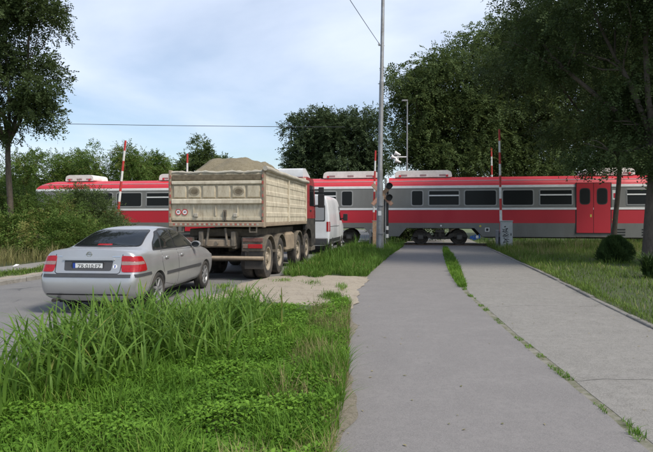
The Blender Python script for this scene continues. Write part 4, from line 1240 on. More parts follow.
r0 = s_px(388.5)
R_ = lambda a: s_px(a) - r0
def ex_right(root, face):
    face(round_poly([(R_(485), .80), (R_(489.5), .80), (R_(489.5), 1.02), (R_(485), 1.02)], .02), .01, .03).build('socket_box', M['tr_white'], root)
    face(round_poly([(R_(486), .84), (R_(488.5), .84), (R_(488.5), .98), (R_(486), .98)], .02), .016, .02).build('socket_cover', M['black'], root)
    c = R_(480.3)
    face([(c + .06 * math.cos(a), 1.1 + .06 * math.sin(a)) for a in np.linspace(0, 2 * PI, 12)[:-1]], .012, .03).build('filler_cap', M['yellow'], root)
    c = R_(441)
    face([(c + .05 * math.cos(a), 1.12 + .05 * math.sin(a)) for a in np.linspace(0, 2 * PI, 12)[:-1]], .012, .03).build('side_lamp', M['tr_white'], root)
    face([(R_(612.6), 2.52), (R_(618.6), 2.52), (R_(618.6), 3.02), (R_(612.6), 3.02)], .005, .02).build('notice_board', M['tr_white'], root)
    face([(R_(613.6), 2.60), (R_(617.4), 2.60), (R_(617.4), 2.86), (R_(613.6), 2.86)], .010, .02).build('red_notice', M['tr_red'], root)
    face([(R_(612.2), 1.42), (R_(613.4), 1.42), (R_(613.4), 1.50), (R_(612.2), 1.50)], .010, .02).build('door_control', M['yellow'], root)
    for a, b in ((614.5, 625.5), (642, 651)):
        for k in range(3):
            z = .62 + k * .14
            face([(R_(a), z), (R_(b), z), (R_(b), z + .07), (R_(a), z + .07)], .006, .03).build('louvre', M['black'], root)
    # blue hose bundle at the skirt corner behind the bogie
    hb = MB()
    for k in range(4):
        pts = [(R_(470) + .13 * k + .05 * math.sin(5 * t + k), .02 + .03 * k, .42 + .12 * math.sin(2.5 * t + k) + .05 * k) for t in np.linspace(0, 1.6, 9)]
        pts = [(p[0] + .16 * i / 8, p[1], p[2]) for i, p in enumerate(pts)]
        hb.tube(pts, .035, 6)
    hb.build('blue_hose', M['blue'], root, 60)
    MB().box(R_(476), R_(478.5), .0, .1, .42, .58, .03).build('white_canister', M['tr_white'], root)
    MB().box(-.35, -.02, .75, 2.15, .95, 3.1, .05).build('gangway', M['black'], root)
    MB().box(-.5, .0, 1.35, 1.55, .70, .95, .03).build('coupler', M['bogie'], root)
bog = [(R_(406.5), R_(474.5))]
car2 = railcar(r0, 22.0, 'red and grey railcar with red double doors, right of the signal post', 'flat',
        [(R_(412), R_(422.5), 'plain'), (R_(429), R_(459), 'hopper'), (R_(465), R_(496), 'plain'), (R_(503), R_(533), 'plain'), (R_(540), R_(572), 'hopper'), (R_(627), R_(658), 'hopper'), (R_(665), R_(697), 'plain'), (R_(704), R_(735), 'plain')],
        [(R_(576.5), R_(610.5))], [(R_(394), R_(453)), (R_(588), R_(640))], [(R_(406.5), R_(474.5)), (17.2, 20.8)], ex_right)
l1, l0 = s_px(380.0), s_px(31)
L_ = lambda a: s_px(a) - l0
def ex_left(root, face):
    MB().box(l1 - l0 + .02, l1 - l0 + .30, .75, 2.15, .95, 3.1, .05).build('gangway', M['black'], root)
car1 = railcar(l0, l1 - l0, 'red and grey railcar with sloping front behind the bushes, sedan and truck', 'left',
        [(L_(342), L_(352), 'plain'), (L_(306), L_(336), 'hopper'), (L_(272), L_(300), 'plain'), (L_(237), L_(266), 'plain'), (L_(146.5), L_(175), 'hopper'), (L_(117), L_(141), 'plain'), (L_(88), L_(112), 'plain'), (L_(62), L_(80), 'plain')],
        [(L_(183), L_(215))], [(L_(321), L_(378)), (L_(154), L_(196)), (L_(59), L_(88))], [(1.6, 5.2), (L_(296), L_(364))], ex_left)

# ------------------------------------------------------------------ barriers
def boom(px_base, Y, px_top, py_top, label, py_base_vis=None, r=0.055, n=11, flip=1):
    x0 = at(px_base, Y)
    zt = zat(py_top, Y); xt = at(px_top, Y)
    root = empty('barrier_boom', (x0, Y, 0))
    tag(root, label, 'barrier', 'raised red and white level crossing booms')
    MB().box(-.17, .17, -.17, .17, 0, .95, .02).build('drive_housing', M['steel'], root)
    MB().box(-.22, .22, -.22, .22, -.03, .06, .01).build('foot', M['concrete_post'], root)
    a = Vector((0, -.21, .80)); b = Vector((xt - x0, -.21, zt))
    MB().tube([(0, -.24, .80), (0, -.10, .80)], .07, 12).build('pivot', M['black'], root)
    d = (b - a)
    for k in range(n):
        p, q = a + d * (k / n), a + d * ((k + .998) / n)
        rr = r * (1 - .3 * k / n)
        MB().tube([p, q], [rr, rr * .97], 10).build('stripe', M['white_red_r'] if (n - k) % 2 else M['white_red_w'], root, 40)
    MB().box(-.12, .12, -.27, -.15, .25, .62, .03).tube([(0, -.21, .5), (0, -.21, .85)], .04, 8).build('counterweight', M['black'], root)
    return root
boom(117.5, 29.6, 127, 141, 'raised red and white barrier boom left of the road, above the sedan', r=.075, n=9)
boom(499.8, 27.9, 498, 130, 'tall raised red and white boom behind the grey graffiti cabinet', r=.065, n=9)
boom(491.5, 37.5, 490.4, 148, 'raised boom on the far side of the train, only its tip above the roof', r=.075, n=9)
boom(372.8, 28.6, 375.2, 151, 'raised red and white boom beside the tall steel pole', r=.06, n=8)
boom(187, 38.5, 188.2, 154, 'raised boom beyond the train, its tip showing left of the sand heap', r=.085, n=8)

# ------------------------------------------------------------------ crossing signal with St Andrew's cross
def signal():
    Y = 28.3
    x0 = at(385.8, Y)
    root = empty('crossing_signal', (x0, Y, 0))
    tag(root, 'level crossing signal with rusty cross boards and black lamps, behind the pole', 'signal')
    MB().tube([(0, 0, 0), (0, 0, 3.55)], .055, 12).build('post', M['concrete_post'], root, 40)
    for k, z in enumerate((.35, .55, .75, .95)):
        MB().tube([(0.06, -.02, z), (0.06, -.02, z + .19)], .075, 12).build('band', M['black'] if k % 2 == 0 else M['white_red_w'], root, 40)
    MB().tube([(0.06, -.02, 0), (0.06, -.02, 2.3)], .06, 10).build('cable_duct', M['black'], root, 40)
    cz, cx = zat(194.5, Y), at(382, Y) - x0
    for sg in (-1, 1):
        Mx = Matrix.Translation((cx, -.08 - .03 * (sg > 0), cz)) @ Matrix.Rotation(sg * math.radians(46), 4, 'Y')
        bd = MB().box(-.72, .72, -.012, .012, -.10, .10, .004, Mx).build('cross_board', M['rust'], root)
        MB().box(-.70, -.36, -.017, -.0125, -.075, .075, 0, Mx).build('red_end', M['faded_red'], bd)
        MB().box(.36, .70, -.017, -.0125, -.075, .075, 0, Mx).build('red_end', M['faded_red'], bd)
    for z, nm in ((zat(186, Y), 0), (zat(197.5, Y), 1)):
        c = Vector((at(388.8, Y) - x0, -.14, z))
        h = MB().lathe([(.02, -.06), (.15, -.05), (.165, .0), (.165, .02), (.14, .03), (.14, .0), (0, .0)], 20, Matrix.Translation(c) @ Matrix.Rotation(math.radians(90), 4, 'X'))
        hd = h.build('lamp_housing', M['black'], root, 40)
        pts = []
        V, F = [], []
        for i in range(13):
            a = math.radians(-10 + 200 * i / 12)
            V += [(c.x + .17 * math.cos(a), c.y - .02, c.z + .17 * math.sin(a)), (c.x + .15 * math.cos(a), c.y - .28, c.z + .15 * math.sin(a))]
        F = [(2 * i, 2 * i + 1, 2 * i + 3, 2 * i + 2) for i in range(12)]
        MB().add(V, F).build('hood', M['black'], hd)
        MB().tube([(0, -.02, z), (c.x, -.1, z)], .03, 8).build('lamp_arm', M['black'], root)
    # bell and second lamp on the left of the post
    MB().box(-.35, -.12, -.12, .06, zat(206, Y), zat(197, Y), .03).build('bell_box', M['black'], root)
    for xx, z0, z1 in ((-.72, 210, 216), (-.70, 221, 228)):
        pass
M['faded_red'] = mat('faded_red', (0.42, 0.2, 0.15), 0.8, var=0.2, dirt=(0.5, 0.42, 0.3), dirt_amt=0.8, dscale=8)
signal()

# old rusty trackside post between boom and pole
rp = empty('rusty_post', (at(374.8, 27.6), 27.6, 0))
tag(rp, 'low flaking rusty post at the foot of the boom by the pole', 'post')
MB().box(-.11, .11, -.05, .05, 0, zat(203, 27.6) - .9, .01).build('post_body', M['rust'], rp)
MB().box(-.14, .14, -.06, .06, zat(203, 27.6) - .9, zat(203, 27.6) - .87, .006).build('post_cap', M['concrete_post'], rp)

# ------------------------------------------------------------------ tall steel pole
def pole():
    Y = 24.0
    x0 = at(378.8, Y)
    root = empty('utility_pole', (x0, Y, 0))
    tag(root, 'tall grey steel pole in the verge rising out of the picture', 'pole')
    lx = (at(383, Y) - x0) / 11
    def P(z): return (lx * z, 0, z)
    MB().tube([P(-.1), P(3.6)], [.125, .118], 16).build('lower_section', M['steel'], root, 40)
    MB().tube([P(3.6), P(3.68), P(7.4)], [.118, .10, .098], 16).build('middle_section', M['steel'], root, 40)
    MB().tube([P(7.4), P(7.48), P(12.4)], [.098, .082, .07], 16).build('upper_section', M['steel'], root, 40)
    MB().box(.07, .21, -.02, .12, -.05, 2.5, .015).build('concrete_stub', M['concrete_post'], root)
    for z in (.9, 2.1):
        MB().tube([(lx * z + .02, 0, z - .03), (lx * z + .02, 0, z + .03)], .15, 16).build('band', M['steel'], root)
    MB().box(lx * 1.75 - .07, lx * 1.75 + .07, -.132, -.118, 1.66, 1.86).build('number_tag', M['plate_white'], root)
    for z in (8.95, 11.6):
        MB().tube([(lx * z - .16, 0, z), (lx * z + .10, 0, z)], .02, 8).lathe([(0, 0), (.035, .01), (.05, .05), (.03, .08), (.04, .11), (0, .13)], 12, Matrix.Translation((lx * z - .14, 0, z))).build('insulator', M['tr_white'], root)
    MB().tube([P(12.3), (lx * 12 - .8, -.4, 12.9), (lx * 12 - 2.0, -.9, 13.0)], .045, 8).build('lamp_bracket', M['steel'], root)
    return root
pole()
def wire(a, b, sag, r, label, name='overhead_wire'):
    a, b = Vector(a), Vector(b)
    pts = [a.lerp(b, t) - Vector((0, 0, sag * 4 * t * (1 - t))) for t in np.linspace(0, 1, 24)]
    o = MB().tube(pts, r, 6).build(name, M['wire'], None, 60)
    tag(o, label, 'wire')
pw_ = Vector((at(381.3, 24) - .05, 24, zat(45, 24)))
q_ = Vector((at(352, 19.5), 19.5, zat(0, 19.5)))
wire(pw_, pw_ + (q_ - pw_) * 3.2, 0.12, .011, 'thin service wire running up and left from the steel pole')
wire((at(-80, 46), 46, zat(120.5, 46)), (at(345, 46), 46, zat(127, 46)), 0.1, .022, 'level overhead wire crossing the sky above the truck')

# ------------------------------------------------------------------ relay cabinet with graffiti
def cabinet():
    Y = 27.2
    x0 = at(506.3, Y)
    root = empty('relay_cabinet', (x0, Y, 0))
    root.rotation_euler = (0, 0, -TH)
    tag(root, 'pale grey metal cabinet with scribbled graffiti beside the path end', 'cabinet')
    MB().box(-.27, .27, -.18, .18, .05, 1.38, .015).build('case', M['cab_grey'], root)
    MB().box(-.29, .29, -.20, .20, 1.38, 1.43, .012).build('lid', M['cab_grey'], root)
    MB().box(-.28, .28, -.19, .19, 0, .08).build('plinth', M['concrete_post'], root)
    dr = MB().box(-.25, .25, -.188, -.180, .12, 1.33, .003).build('door', M['cab_grey'], root)
    MB().box(.17, .21, -.205, -.186, .70, .82, .006).build('handle', M['black'], dr)
    sc = MB()
    r = random.Random(5)
    for k in range(3):
        cx, cz = -.08 + .02 * k, .95 - .24 * k
        pts = []
        for i in range(26):
            t = i * .55
            pts.append((cx + .11 * math.sin(t * 1.3 + k) + .05 * math.sin(3.1 * t), -.190, cz + .085 * math.cos(t * .9 + k) + .04 * math.sin(2.3 * t)))
        sc.tube(pts, .009, 4)
    sc.box(-.12, -.05, -.1905, -.188, 1.1, 1.16)
    sc.build('graffiti', M['ink'], dr)
M['cab_grey'] = mat('cabinet_grey', (0.42, 0.44, 0.44), 0.6, var=0.08, dirt=(0.25, 0.23, 0.2), dirt_amt=0.5)
cabinet()

# far lamp pole with loudspeakers
def speakers():
    Y = 37.5
    x0 = at(407, Y)
    root = empty('station_lamp_post', (x0, Y, 0))
    tag(root, 'thin pole behind the train carrying white loudspeakers on an arm', 'lamp post')
    MB().tube([(0, 0, 0), (0, 0, 5), (0.02, 0, 9.4)], [.07, .055, .04], 10).build('post', M['steel'], root, 40)
    z = zat(157, Y)
    MB().tube([(0, 0, z), (-.95, 0, z)], .045, 8).build('arm', M['tr_white'], root)
    for dx, zz in ((-.62, .2), (-.85, -.05), (-.60, -.3)):
        MB().lathe([(.06, -.2), (.09, 0), (.17, .22), (.15, .22), (.07, 0), (0, -.18)], 14, Matrix.Translation((dx, 0, z + zz)) @ Matrix.Rotation(math.radians(-70), 4, 'Y')).build('loudspeaker', M['tr_white'], root, 40)
    MB().tube([(-.6, 0, z - .35), (-.6, 0, z + .3)], .03, 8).build('bracket', M['tr_white'], root)
    MB().box(-.35, .05, -.08, .08, 9.35, 9.45, .02).build('lamp_head', M['steel'], root)
speakers()

# ------------------------------------------------------------------ vegetation
M['leaf_dark'] = leaf_mat('leaf_dark', (0.033, 0.054, 0.018), (0.08, 0.116, 0.04), trans=0.3)
M['leaf_mid'] = leaf_mat('leaf_mid', (0.048, 0.078, 0.024), (0.112, 0.158, 0.052), trans=0.32)
M['leaf_light'] = leaf_mat('leaf_light', (0.055, 0.105, 0.019), (0.14, 0.21, 0.048), (0.2, 0.2, 0.06), trans=0.32)
M['leaf_far'] = leaf_mat('leaf_far', (0.042, 0.066, 0.030), (0.088, 0.125, 0.054), trans=0.25)  # greyer, flatter green: distance haze mixed into the leaf colour
M['grass'] = leaf_mat('grass', (0.06, 0.13, 0.018), (0.13, 0.235, 0.04), (0.32, 0.27, 0.12), trans=0.3)
M['grass_lush'] = leaf_mat('grass_lush', (0.06, 0.14, 0.014), (0.145, 0.27, 0.034), (0.24, 0.28, 0.07), trans=0.32)
M['grass_lawn'] = leaf_mat('grass_lawn', (0.075, 0.135, 0.022), (0.165, 0.235, 0.048), (0.33, 0.29, 0.14), trans=0.28)
M['grass_dry'] = leaf_mat('grass_dry', (0.14, 0.15, 0.05), (0.34, 0.29, 0.14), trans=0.25)
M['reed'] = leaf_mat('reed', (0.07, 0.15, 0.02), (0.17, 0.28, 0.05), (0.28, 0.29, 0.08), trans=0.38, rough=0.5)
M['clover'] = leaf_mat('clover', (0.07, 0.165, 0.016), (0.16, 0.30, 0.036), trans=0.3)
M['weed'] = leaf_mat('weed', (0.065, 0.115, 0.035), (0.12, 0.18, 0.06), trans=0.25)
M['juniper'] = leaf_mat('juniper', (0.03, 0.06, 0.018), (0.07, 0.115, 0.034), trans=0.1)

def lump(dirs, r, k=6, amp=0.22):
    f = r.normal(0, 2.6, (k, 3)); p = r.uniform(0, 6.28, k)
    return 1 + amp * np.sin(dirs @ f.T + p).mean(1) * 1.8

def field3(P, r, scale, k=8):
    f = r.normal(0, 1, (k, 3)); f = f / np.linalg.norm(f, axis=1, keepdims=True) * r.uniform(.6, 1.6, (k, 1)) * 6.28 / scale
    p = r.uniform(0, 6.28, k)
    return np.sin(P @ f.T + p).sum(1) / math.sqrt(k / 2)

def crown_mesh(name, lobes, n, m=14, sl=0.5, L=0.10, Wd=0.045, droop=0.35, seed=1, hole=-1.1, inner=0.5, hs=1.6, clumps=5.0):
    r = np.random.default_rng(seed)
    areas = np.array([(l[3] * l[4] + l[4] * l[5] + l[3] * l[5]) for l in lobes]); areas = areas / areas.sum()
    P, O = [], []
    for l, a in zip(lobes, areas):
        k = int(n * a)
        # foliage gathers in clumps at the branch ends
        nc = max(6, int(clumps * (l[3] * l[4] * l[5]) ** (2 / 3)))
        cdir = unit(r.normal(0, 1, (nc, 3)) + np.array([0, 0, .15]))
        crad = (1 - inner * r.uniform(0, 1, nc) ** 1.6) * lump(cdir, r)
        cc = np.array(l[:3]) + cdir * (crad * .86)[:, None] * np.array(l[3:6])
        w = r.uniform(.5, 1.5, nc); ci = r.choice(nc, k, p=w / w.sum())
        d = unit(r.normal(0, 1, (k, 3)))
        cr_ = (.30 * (l[3] * l[4] * l[5]) ** (1 / 3) + .18) * (.6 + .4 * w[ci])
        rad = cr_ * (1 - .55 * r.uniform(0, 1, k) ** 1.5)
        P.append(cc[ci] + d * rad[:, None] * np.array([1.15, 1.15, .72])); O.append(unit(d + .35 * cdir[ci]))
    P = np.concatenate(P); O = np.concatenate(O)
    keep = (field3(P, r, hs) > hole) & (P[:, 2] > 0.15)
    P, O = P[keep], O[keep]
    k = len(P)
    d = unit(O * .75 + r.normal(0, .55, (k, 3)) + np.array([0, 0, -droop]))
    side = unit(np.cross(d, unit(r.normal(0, .5, (k, 3)) + np.array([0, 0, 1.0]))))
    up = np.cross(side, d)
    ln = sl * r.uniform(.6, 1.35, k)
    t = np.linspace(.08, 1, m)
    sg = np.where(np.arange(m) % 2, 1.0, -1.0)
    base = P[:, None] + d[:, None] * (ln[:, None] * t)[..., None] + np.array([0, 0, -1.0]) * (droop * .6 * ln[:, None] * t ** 2)[..., None]
    ld = d[:, None] * .6 + side[:, None] * sg[None, :, None] * .9 + r.normal(0, .28, (k, m, 3))
    nn = up[:, None] + r.normal(0, .45, (k, m, 3))
    sc = r.uniform(.7, 1.25, (k, m)) * (1 - .35 * (t - .5) ** 2)
    V = leaf_arrays(base.reshape(-1, 3), ld.reshape(-1, 3), nn.reshape(-1, 3), (L * sc).ravel(), (Wd * sc).ravel())
    nl = k * m
    tint = np.clip(.5 + .22 * field3(P, r, 1.1)[:, None] + r.normal(0, .13, (k, 1)) + r.normal(0, .12, (k, m)), 0, 1).ravel()
    return np_mesh(name, V, np.full(nl, 4), np.arange(nl * 4), tint)

def limb(mb, a, b, r0, r1, rr, n=6, bend=0.12, sides=8):
    a, b = Vector(a), Vector(b)
    L = (b - a).length
    o1, o2 = Vector(rr.normal(0, bend * L * .5, 3)), Vector(rr.normal(0, bend * L * .5, 3))
    pts = []
    for i in range(n + 1):
        t = i / n
        pts.append(a.lerp(b, t) + o1 * math.sin(PI * t) + o2 * math.sin(2 * PI * t) * .5)
    mb.tube(pts, [r0 + (r1 - r0) * i / n for i in range(n + 1)], sides)
    return pts

def tree(name, label, base, lobes, n, trunk_r, fork_z, leaf, bark='bark', group=None, seed=1, cat='tree', stems=1, lean=(0, 0), sub=5, **kw):
    rr = np.random.default_rng(seed + 100)
    root = empty(name, (base[0], base[1], 0))
    tag(root, label, cat, group)
    loc = [(l[0] - base[0], l[1] - base[1], *l[2:]) for l in lobes]
    mb = MB()
    for s in range(stems):
        a = Vector((0, 0, -.1)) if stems == 1 else Vector((rr.normal(0, .25), rr.normal(0, .25), -.1))
        fork = Vector((lean[0], lean[1], fork_z)) + (Vector((0, 0, 0)) if stems == 1 else Vector((rr.normal(0, .3), rr.normal(0, .3), rr.normal(0, .2))))
        tr = []
        for i in range(9):
            t = i / 8
            p = a.lerp(fork, t) + Vector((math.sin(3 * t + seed) * .04 * fork_z * .3 * math.sin(PI * t), math.cos(2.3 * t + seed) * .04 * fork_z * .3 * math.sin(PI * t), 0))
            tr.append(p)
        mb.tube(tr, [trunk_r * (1.35 - .35 * min(1, t_ * 4)) * (1 - .28 * t_) for t_ in np.linspace(0, 1, 9)], 12)
        for i, l in enumerate(loc):
            if stems > 1 and i % stems != s: continue
            c = Vector(l[:3])
            pts = limb(mb, fork - Vector((0, 0, .15)), c, trunk_r * .55, trunk_r * .22, rr)
            for k in range(sub):
                d = unit(rr.normal(0, 1, (1, 3)))[0]
                e = c + Vector((d[0] * l[3], d[1] * l[4], d[2] * l[5])) * .85
                q = pts[int(rr.integers(3, 6))]
                limb(mb, q, e, trunk_r * .2, trunk_r * .05, rr, 5, .15, 5)
    mb.build('trunk', M[bark], root, 60)
    me = crown_mesh('crown', loc, n, seed=seed, **kw)
    link_mesh('crown', me, M[leaf], root)
    return root

# --- big trees in front of the train on the right
tree('locust_tree', 'thick trunk at the right edge, its dark crown overhanging the lawn', (at(648, 17.6), 17.6),
     [(8.6, 18.3, 8.6, 2.9, 2.8, 2.3), (11.6, 17.4, 7.4, 3.0, 3.0, 2.4), (9.8, 16.8, 10.6, 3.2, 3.0, 2.0), (13.2, 18.2, 9.6, 3.2, 3.0, 2.6), (7.3, 18.8, 7.4, 1.7, 1.6, 1.1), (10.1, 18.0, 5.1, 2.0, 1.8, 1.0), (12.5, 16.8, 4.6, 2.2, 2.0, 1.0), (9.0, 17.9, 3.75, 1.2, 1.0, .5), (10.7, 17.2, 3.45, 1.2, 1.0, .55)],
     15500, .17, 4.0, 'leaf_dark', 'bark_pale', 'dark trees over the lawn on the right', 11, lean=(.25, 0.1), L=.105, Wd=.052, sl=.42, m=12, droop=.5, hole=-1.1)
tree('locust_tree', 'slim brown trunk rising behind the round juniper, crown over the train roof', (at(613, 25), 25),
     [(12.6, 25.2, 8.2, 3.4, 3.2, 2.4), (9.8, 25.6, 9.0, 2.8, 2.8, 2.2), (15.6, 25.0, 8.4, 3.2, 3.2, 2.8), (12.4, 25.0, 11.6, 3.8, 3.4, 2.4), (11.4, 24.4, 5.6, 2.2, 1.8, 1.0), (14.6, 24.2, 5.0, 2.4, 2.0, 1.1)],
     11000, .12, 5.0, 'leaf_dark', 'bark', 'dark trees over the lawn on the right', 12, lean=(.35, 0), L=.125, Wd=.06, sl=.5, m=12, droop=.5, hole=-1.1)
# --- row behind the train
row = [((at(452, 40.5), 40.5), [(6.4, 40, 9.6, 2.3, 2.4, 2.9), (8.6, 40.5, 11.0, 2.7, 2.7, 2.9), (7.0, 40.5, 6.6, 2.4, 2.4, 2.0), (10.8, 40.5, 8.5, 2.8, 2.8, 3.0), (9.0, 39.8, 5.8, 2.6, 2.4, 2.0)], 11500, 'rounded tree behind the train, right beside the tall pole', 21, 'leaf_mid'),
       ((at(520, 42), 42), [(12.4, 41.5, 13.4, 3.2, 3.2, 3.2), (15.8, 42, 14.4, 3.4, 3.2, 3.4), (13.6, 41, 9.0, 3.2, 3.0, 3.0), (16.8, 41.5, 9.4, 3.4, 3.2, 3.2), (14.6, 40.5, 5.6, 3.6, 2.8, 2.2)], 13000, 'tall tree behind the two barrier booms, reaching the top of the picture', 22, 'leaf_mid'),
       ((at(610, 43), 43), [(20.5, 42.5, 12.8, 3.8, 3.4, 3.6), (24.5, 43, 12, 4, 3.6, 4), (21.0, 42, 7.4, 4.0, 3.2, 3.2), (25.5, 42, 6.8, 4, 3.4, 3.4)], 9000, 'dark tree behind the red train doors on the far right', 23, 'leaf_dark'),
       ((at(480, 52), 52), [(11.5, 52, 6.0, 4.2, 3, 3.2), (17.5, 52, 6.0, 4.5, 3, 3.6), (23.5, 52, 6, 4.5, 3, 3.6), (15, 52, 11.5, 5, 3, 3.6), (29, 52, 7, 4.5, 3, 4)], 7000, 'broad dark tree filling the gap deep behind the booms', 24, 'leaf_dark')]
for b, l, n, lab, sd_, lf in row:
    tree('elm_tree', lab, b, l, n, .24, 4.2, lf, 'bark', 'trees standing behind the train', sd_, L=.19, Wd=.095, sl=.72, m=11, droop=.45, hole=-1.2, inner=.55)
# --- far pair left of the pole
tree('poplar_tree', 'far rounded tree just left of the tall pole', (at(352, 62), 62),
     [(1.2, 62, 11.2, 2.7, 2.6, 2.5), (4.2, 62, 10.8, 2.6, 2.6, 2.9), (2.6, 62, 7.8, 3.6, 2.8, 2.6), (5.2, 62, 7.4, 2.2, 2.6, 2.4)], 5200, .3, 4.5, 'leaf_far', 'bark', 'far trees between truck and pole', 31, L=.24, Wd=.13, sl=.8, m=12, droop=.2, hole=-.8)
tree('poplar_tree', 'far tree above the truck cab, left of its twin', (at(312, 63), 63),
     [(-1.9, 63, 10.4, 2.7, 2.6, 2.8), (-.2, 63, 11.6, 2.0, 2.4, 2.3), (-3.2, 63, 8.0, 1.7, 2.2, 2.3), (-.9, 63, 7.2, 2.7, 2.6, 2.3)], 4600, .3, 4.2, 'leaf_far', 'bark', 'far trees between truck and pole', 32, L=.24, Wd=.13, sl=.8, m=12, droop=.2, hole=-.8)
tree('poplar_tree', 'peaked small tree above the tailgate of the truck', (at(200, 52), 52),
     [(-11.7, 52, 7.4, 1.2, 1.3, 1.5), (-12.4, 52, 6.0, 1.9, 2, 1.7), (-10.6, 52, 6.2, 1.8, 2, 1.4), (-9.5, 52, 5.4, 1.7, 1.8, 1.6), (-13.8, 52, 4.6, 1.8, 1.8, 1.8)], 3800, .2, 3.0, 'leaf_mid', 'bark', None, 33, L=.2, Wd=.1, sl=.6, m=12, droop=.1, hole=-.8)
tree('poplar_tree', 'small ragged tree between the left boom and the truck', (at(155, 50), 50),
     [(-15.3, 50, 5.2, 1.0, 1.2, 1.1), (-14.2, 50, 5.6, .8, 1, .9), (-16.0, 50, 3.6, 1.3, 1.2, 1.3)], 1300, .12, 2.5, 'leaf_light', 'bark', None, 34, L=.16, Wd=.08, sl=.55, m=12, droop=.1, hole=-.7)
# --- locust thicket behind the train on the left
for i, (px, Y, top, rx, lab) in enumerate([(42, 43, 158, 2.4, 'leafy tree behind the sloping train front'), (78, 44, 149, 2.0, 'feathery tree behind the cream box on the train roof'), (112, 42, 144, 2.4, 'feathery light green tree behind the left boom'), (143, 45, 150, 1.6, 'leafy tree right of the left boom'), (10, 40, 150, 2.6, 'leafy tree at the left edge behind the bushes')]):
    X = at(px, Y); zt = zat(top, Y)
    tree('acacia_tree', lab, (X, Y), [(X - rx * .4, Y, zt - 2.0, rx * .8, 1.6, 1.7), (X + rx * .5, Y, zt - 1.6, rx * .6, 1.5, 1.5), (X, Y, zt - 3.6, rx * 1.1, 1.8, 2.0)], 2600, .14, 2.4, 'leaf_light', 'bark', 'acacias behind the left railcar', 41 + i, L=.15, Wd=.066, sl=.7, m=13, droop=.25, hole=-.8)
# --- big tree top left
tree('ash_tree', 'big dark tree at the top left, trunk above the bushes', (at(10.5, 22), 22),
     [(-12.9, 22, 10.2, 2.9, 2.7, 1.9), (-11.2, 21.8, 9.7, 1.35, 1.4, .75), (-13.4, 22, 7.4, 2.3, 2.3, 1.6), (-11.6, 22, 7.0, 1.3, 1.5, 1.0), (-12.0, 22, 5.75, 1.6, 1.6, .95), (-14.8, 22, 6.0, 2, 2, 1.4), (-12.6, 22.2, 12.4, 3.2, 2.8, 2), (-15.6, 22, 9.6, 2.6, 2.6, 2.8)],
     13500, .13, 4.6, 'leaf_dark', 'bark', None, 51, L=.115, Wd=.06, sl=.42, m=12, droop=.3, hole=-1.0, lean=(-.1, 0))
# --- bushes on the left in front of the train
for i, (px, Y, top, rx, lf, lab) in enumerate([(12, 23.5, 176, 1.9, 'leaf_light', 'tall feathery bush at the left edge under the big tree'), (47, 25, 185, 1.8, 'leaf_light', 'feathery bush hiding the sloping train front'),
        (84, 26.5, 184, 1.85, 'leaf_mid', 'darker bush in front of the train, left of the boom'), (66, 22.5, 218, 1.3, 'leaf_light', 'low bright bush just behind the sedan roof'),
        (28, 21.5, 213, 1.3, 'leaf_light', 'low bright bush above the dry grass'), (106, 28.3, 203, 1.0, 'leaf_mid', 'small bush at the foot of the left boom'), (-30, 23, 175, 2.2, 'leaf_mid', 'large bush cut by the left edge')]):
    X = at(px, Y); zt = zat(top, Y)
    tree('acacia_bush', lab, (X, Y), [(X - rx * .35, Y, zt * .62, rx * .75, 1.1, zt * .36), (X + rx * .4, Y - .1, zt * .55, rx * .65, 1.0, zt * .34), (X, Y - .2, zt * .28, rx * .95, 1.1, zt * .30)], 2300, .05, .5, lf, 'bark', 'bushes left of the road', 61 + i, cat='bush', stems=3, L=.095, Wd=.042, sl=.55, m=14, droop=.3, hole=-.75, inner=.7)
# --- weeds along the track fence on the far side, seen under and beside the train
for i, (px, Y, lab) in enumerate([(620, 36.5, 'dark bush behind the train at the far right'), (400, 37.5, 'bush behind the train near the loudspeaker pole')]):
    X = at(px, Y)
    tree('elder_bush', lab, (X, Y), [(X, Y, 1.5, 2.4, 1.2, 1.5), (X + 1.5, Y, 1.2, 2.0, 1.1, 1.2)], 1500, .06, .6, 'leaf_dark', 'bark', None, 81 + i, cat='bush', stems=3, L=.15, Wd=.07, sl=.6, m=12, droop=.2)

# --- round juniper and spiky plant on the lawn
def juniper(name, label, x, y, h, w, n, seed):
    r = np.random.default_rng(seed)
    root = empty(name, (x, y, 0)); tag(root, label, 'shrub')
    MB().tube([(0, 0, 0), (0, 0, h * .6)], [.04, .015], 8).build('stem', M['bark'], root)
    t = r.uniform(0, 1, n) ** .8
    prof = np.interp(t, [0, .15, .45, .75, 1], [.85, 1.0, .98, .74, .22]) * w / 2
    az = r.uniform(0, 2 * PI, n); k = (1 - .5 * r.uniform(0, 1, n) ** 2) * (1 + .16 * np.sin(az * 5 + 7 * t) + .10 * np.sin(az * 11 + 13 * t))
    P = np.stack([np.cos(az) * prof * k, np.sin(az) * prof * k, .03 + t * h * .86], 1)
    d = np.stack([np.cos(az) * .6, np.sin(az) * .6, .55 + .5 * t], 1) + r.normal(0, .3, (n, 3))
    V = leaf_arrays(P, d, r.normal(0, 1, (n, 3)), r.uniform(.07, .16, n), r.uniform(.012, .022, n))
    tint = np.clip(.5 + .3 * np.sin(az * 5 + 7 * t) + r.normal(0, .2, n), 0, 1)
    link_mesh('foliage', np_mesh('foliage', V, np.full(n, 4), np.arange(n * 4), tint), M['juniper'], root)
juniper('juniper_shrub', 'round dark green juniper standing alone on the lawn', at(615, 18.7), 18.7, 1.02, .95, 15000, 5)
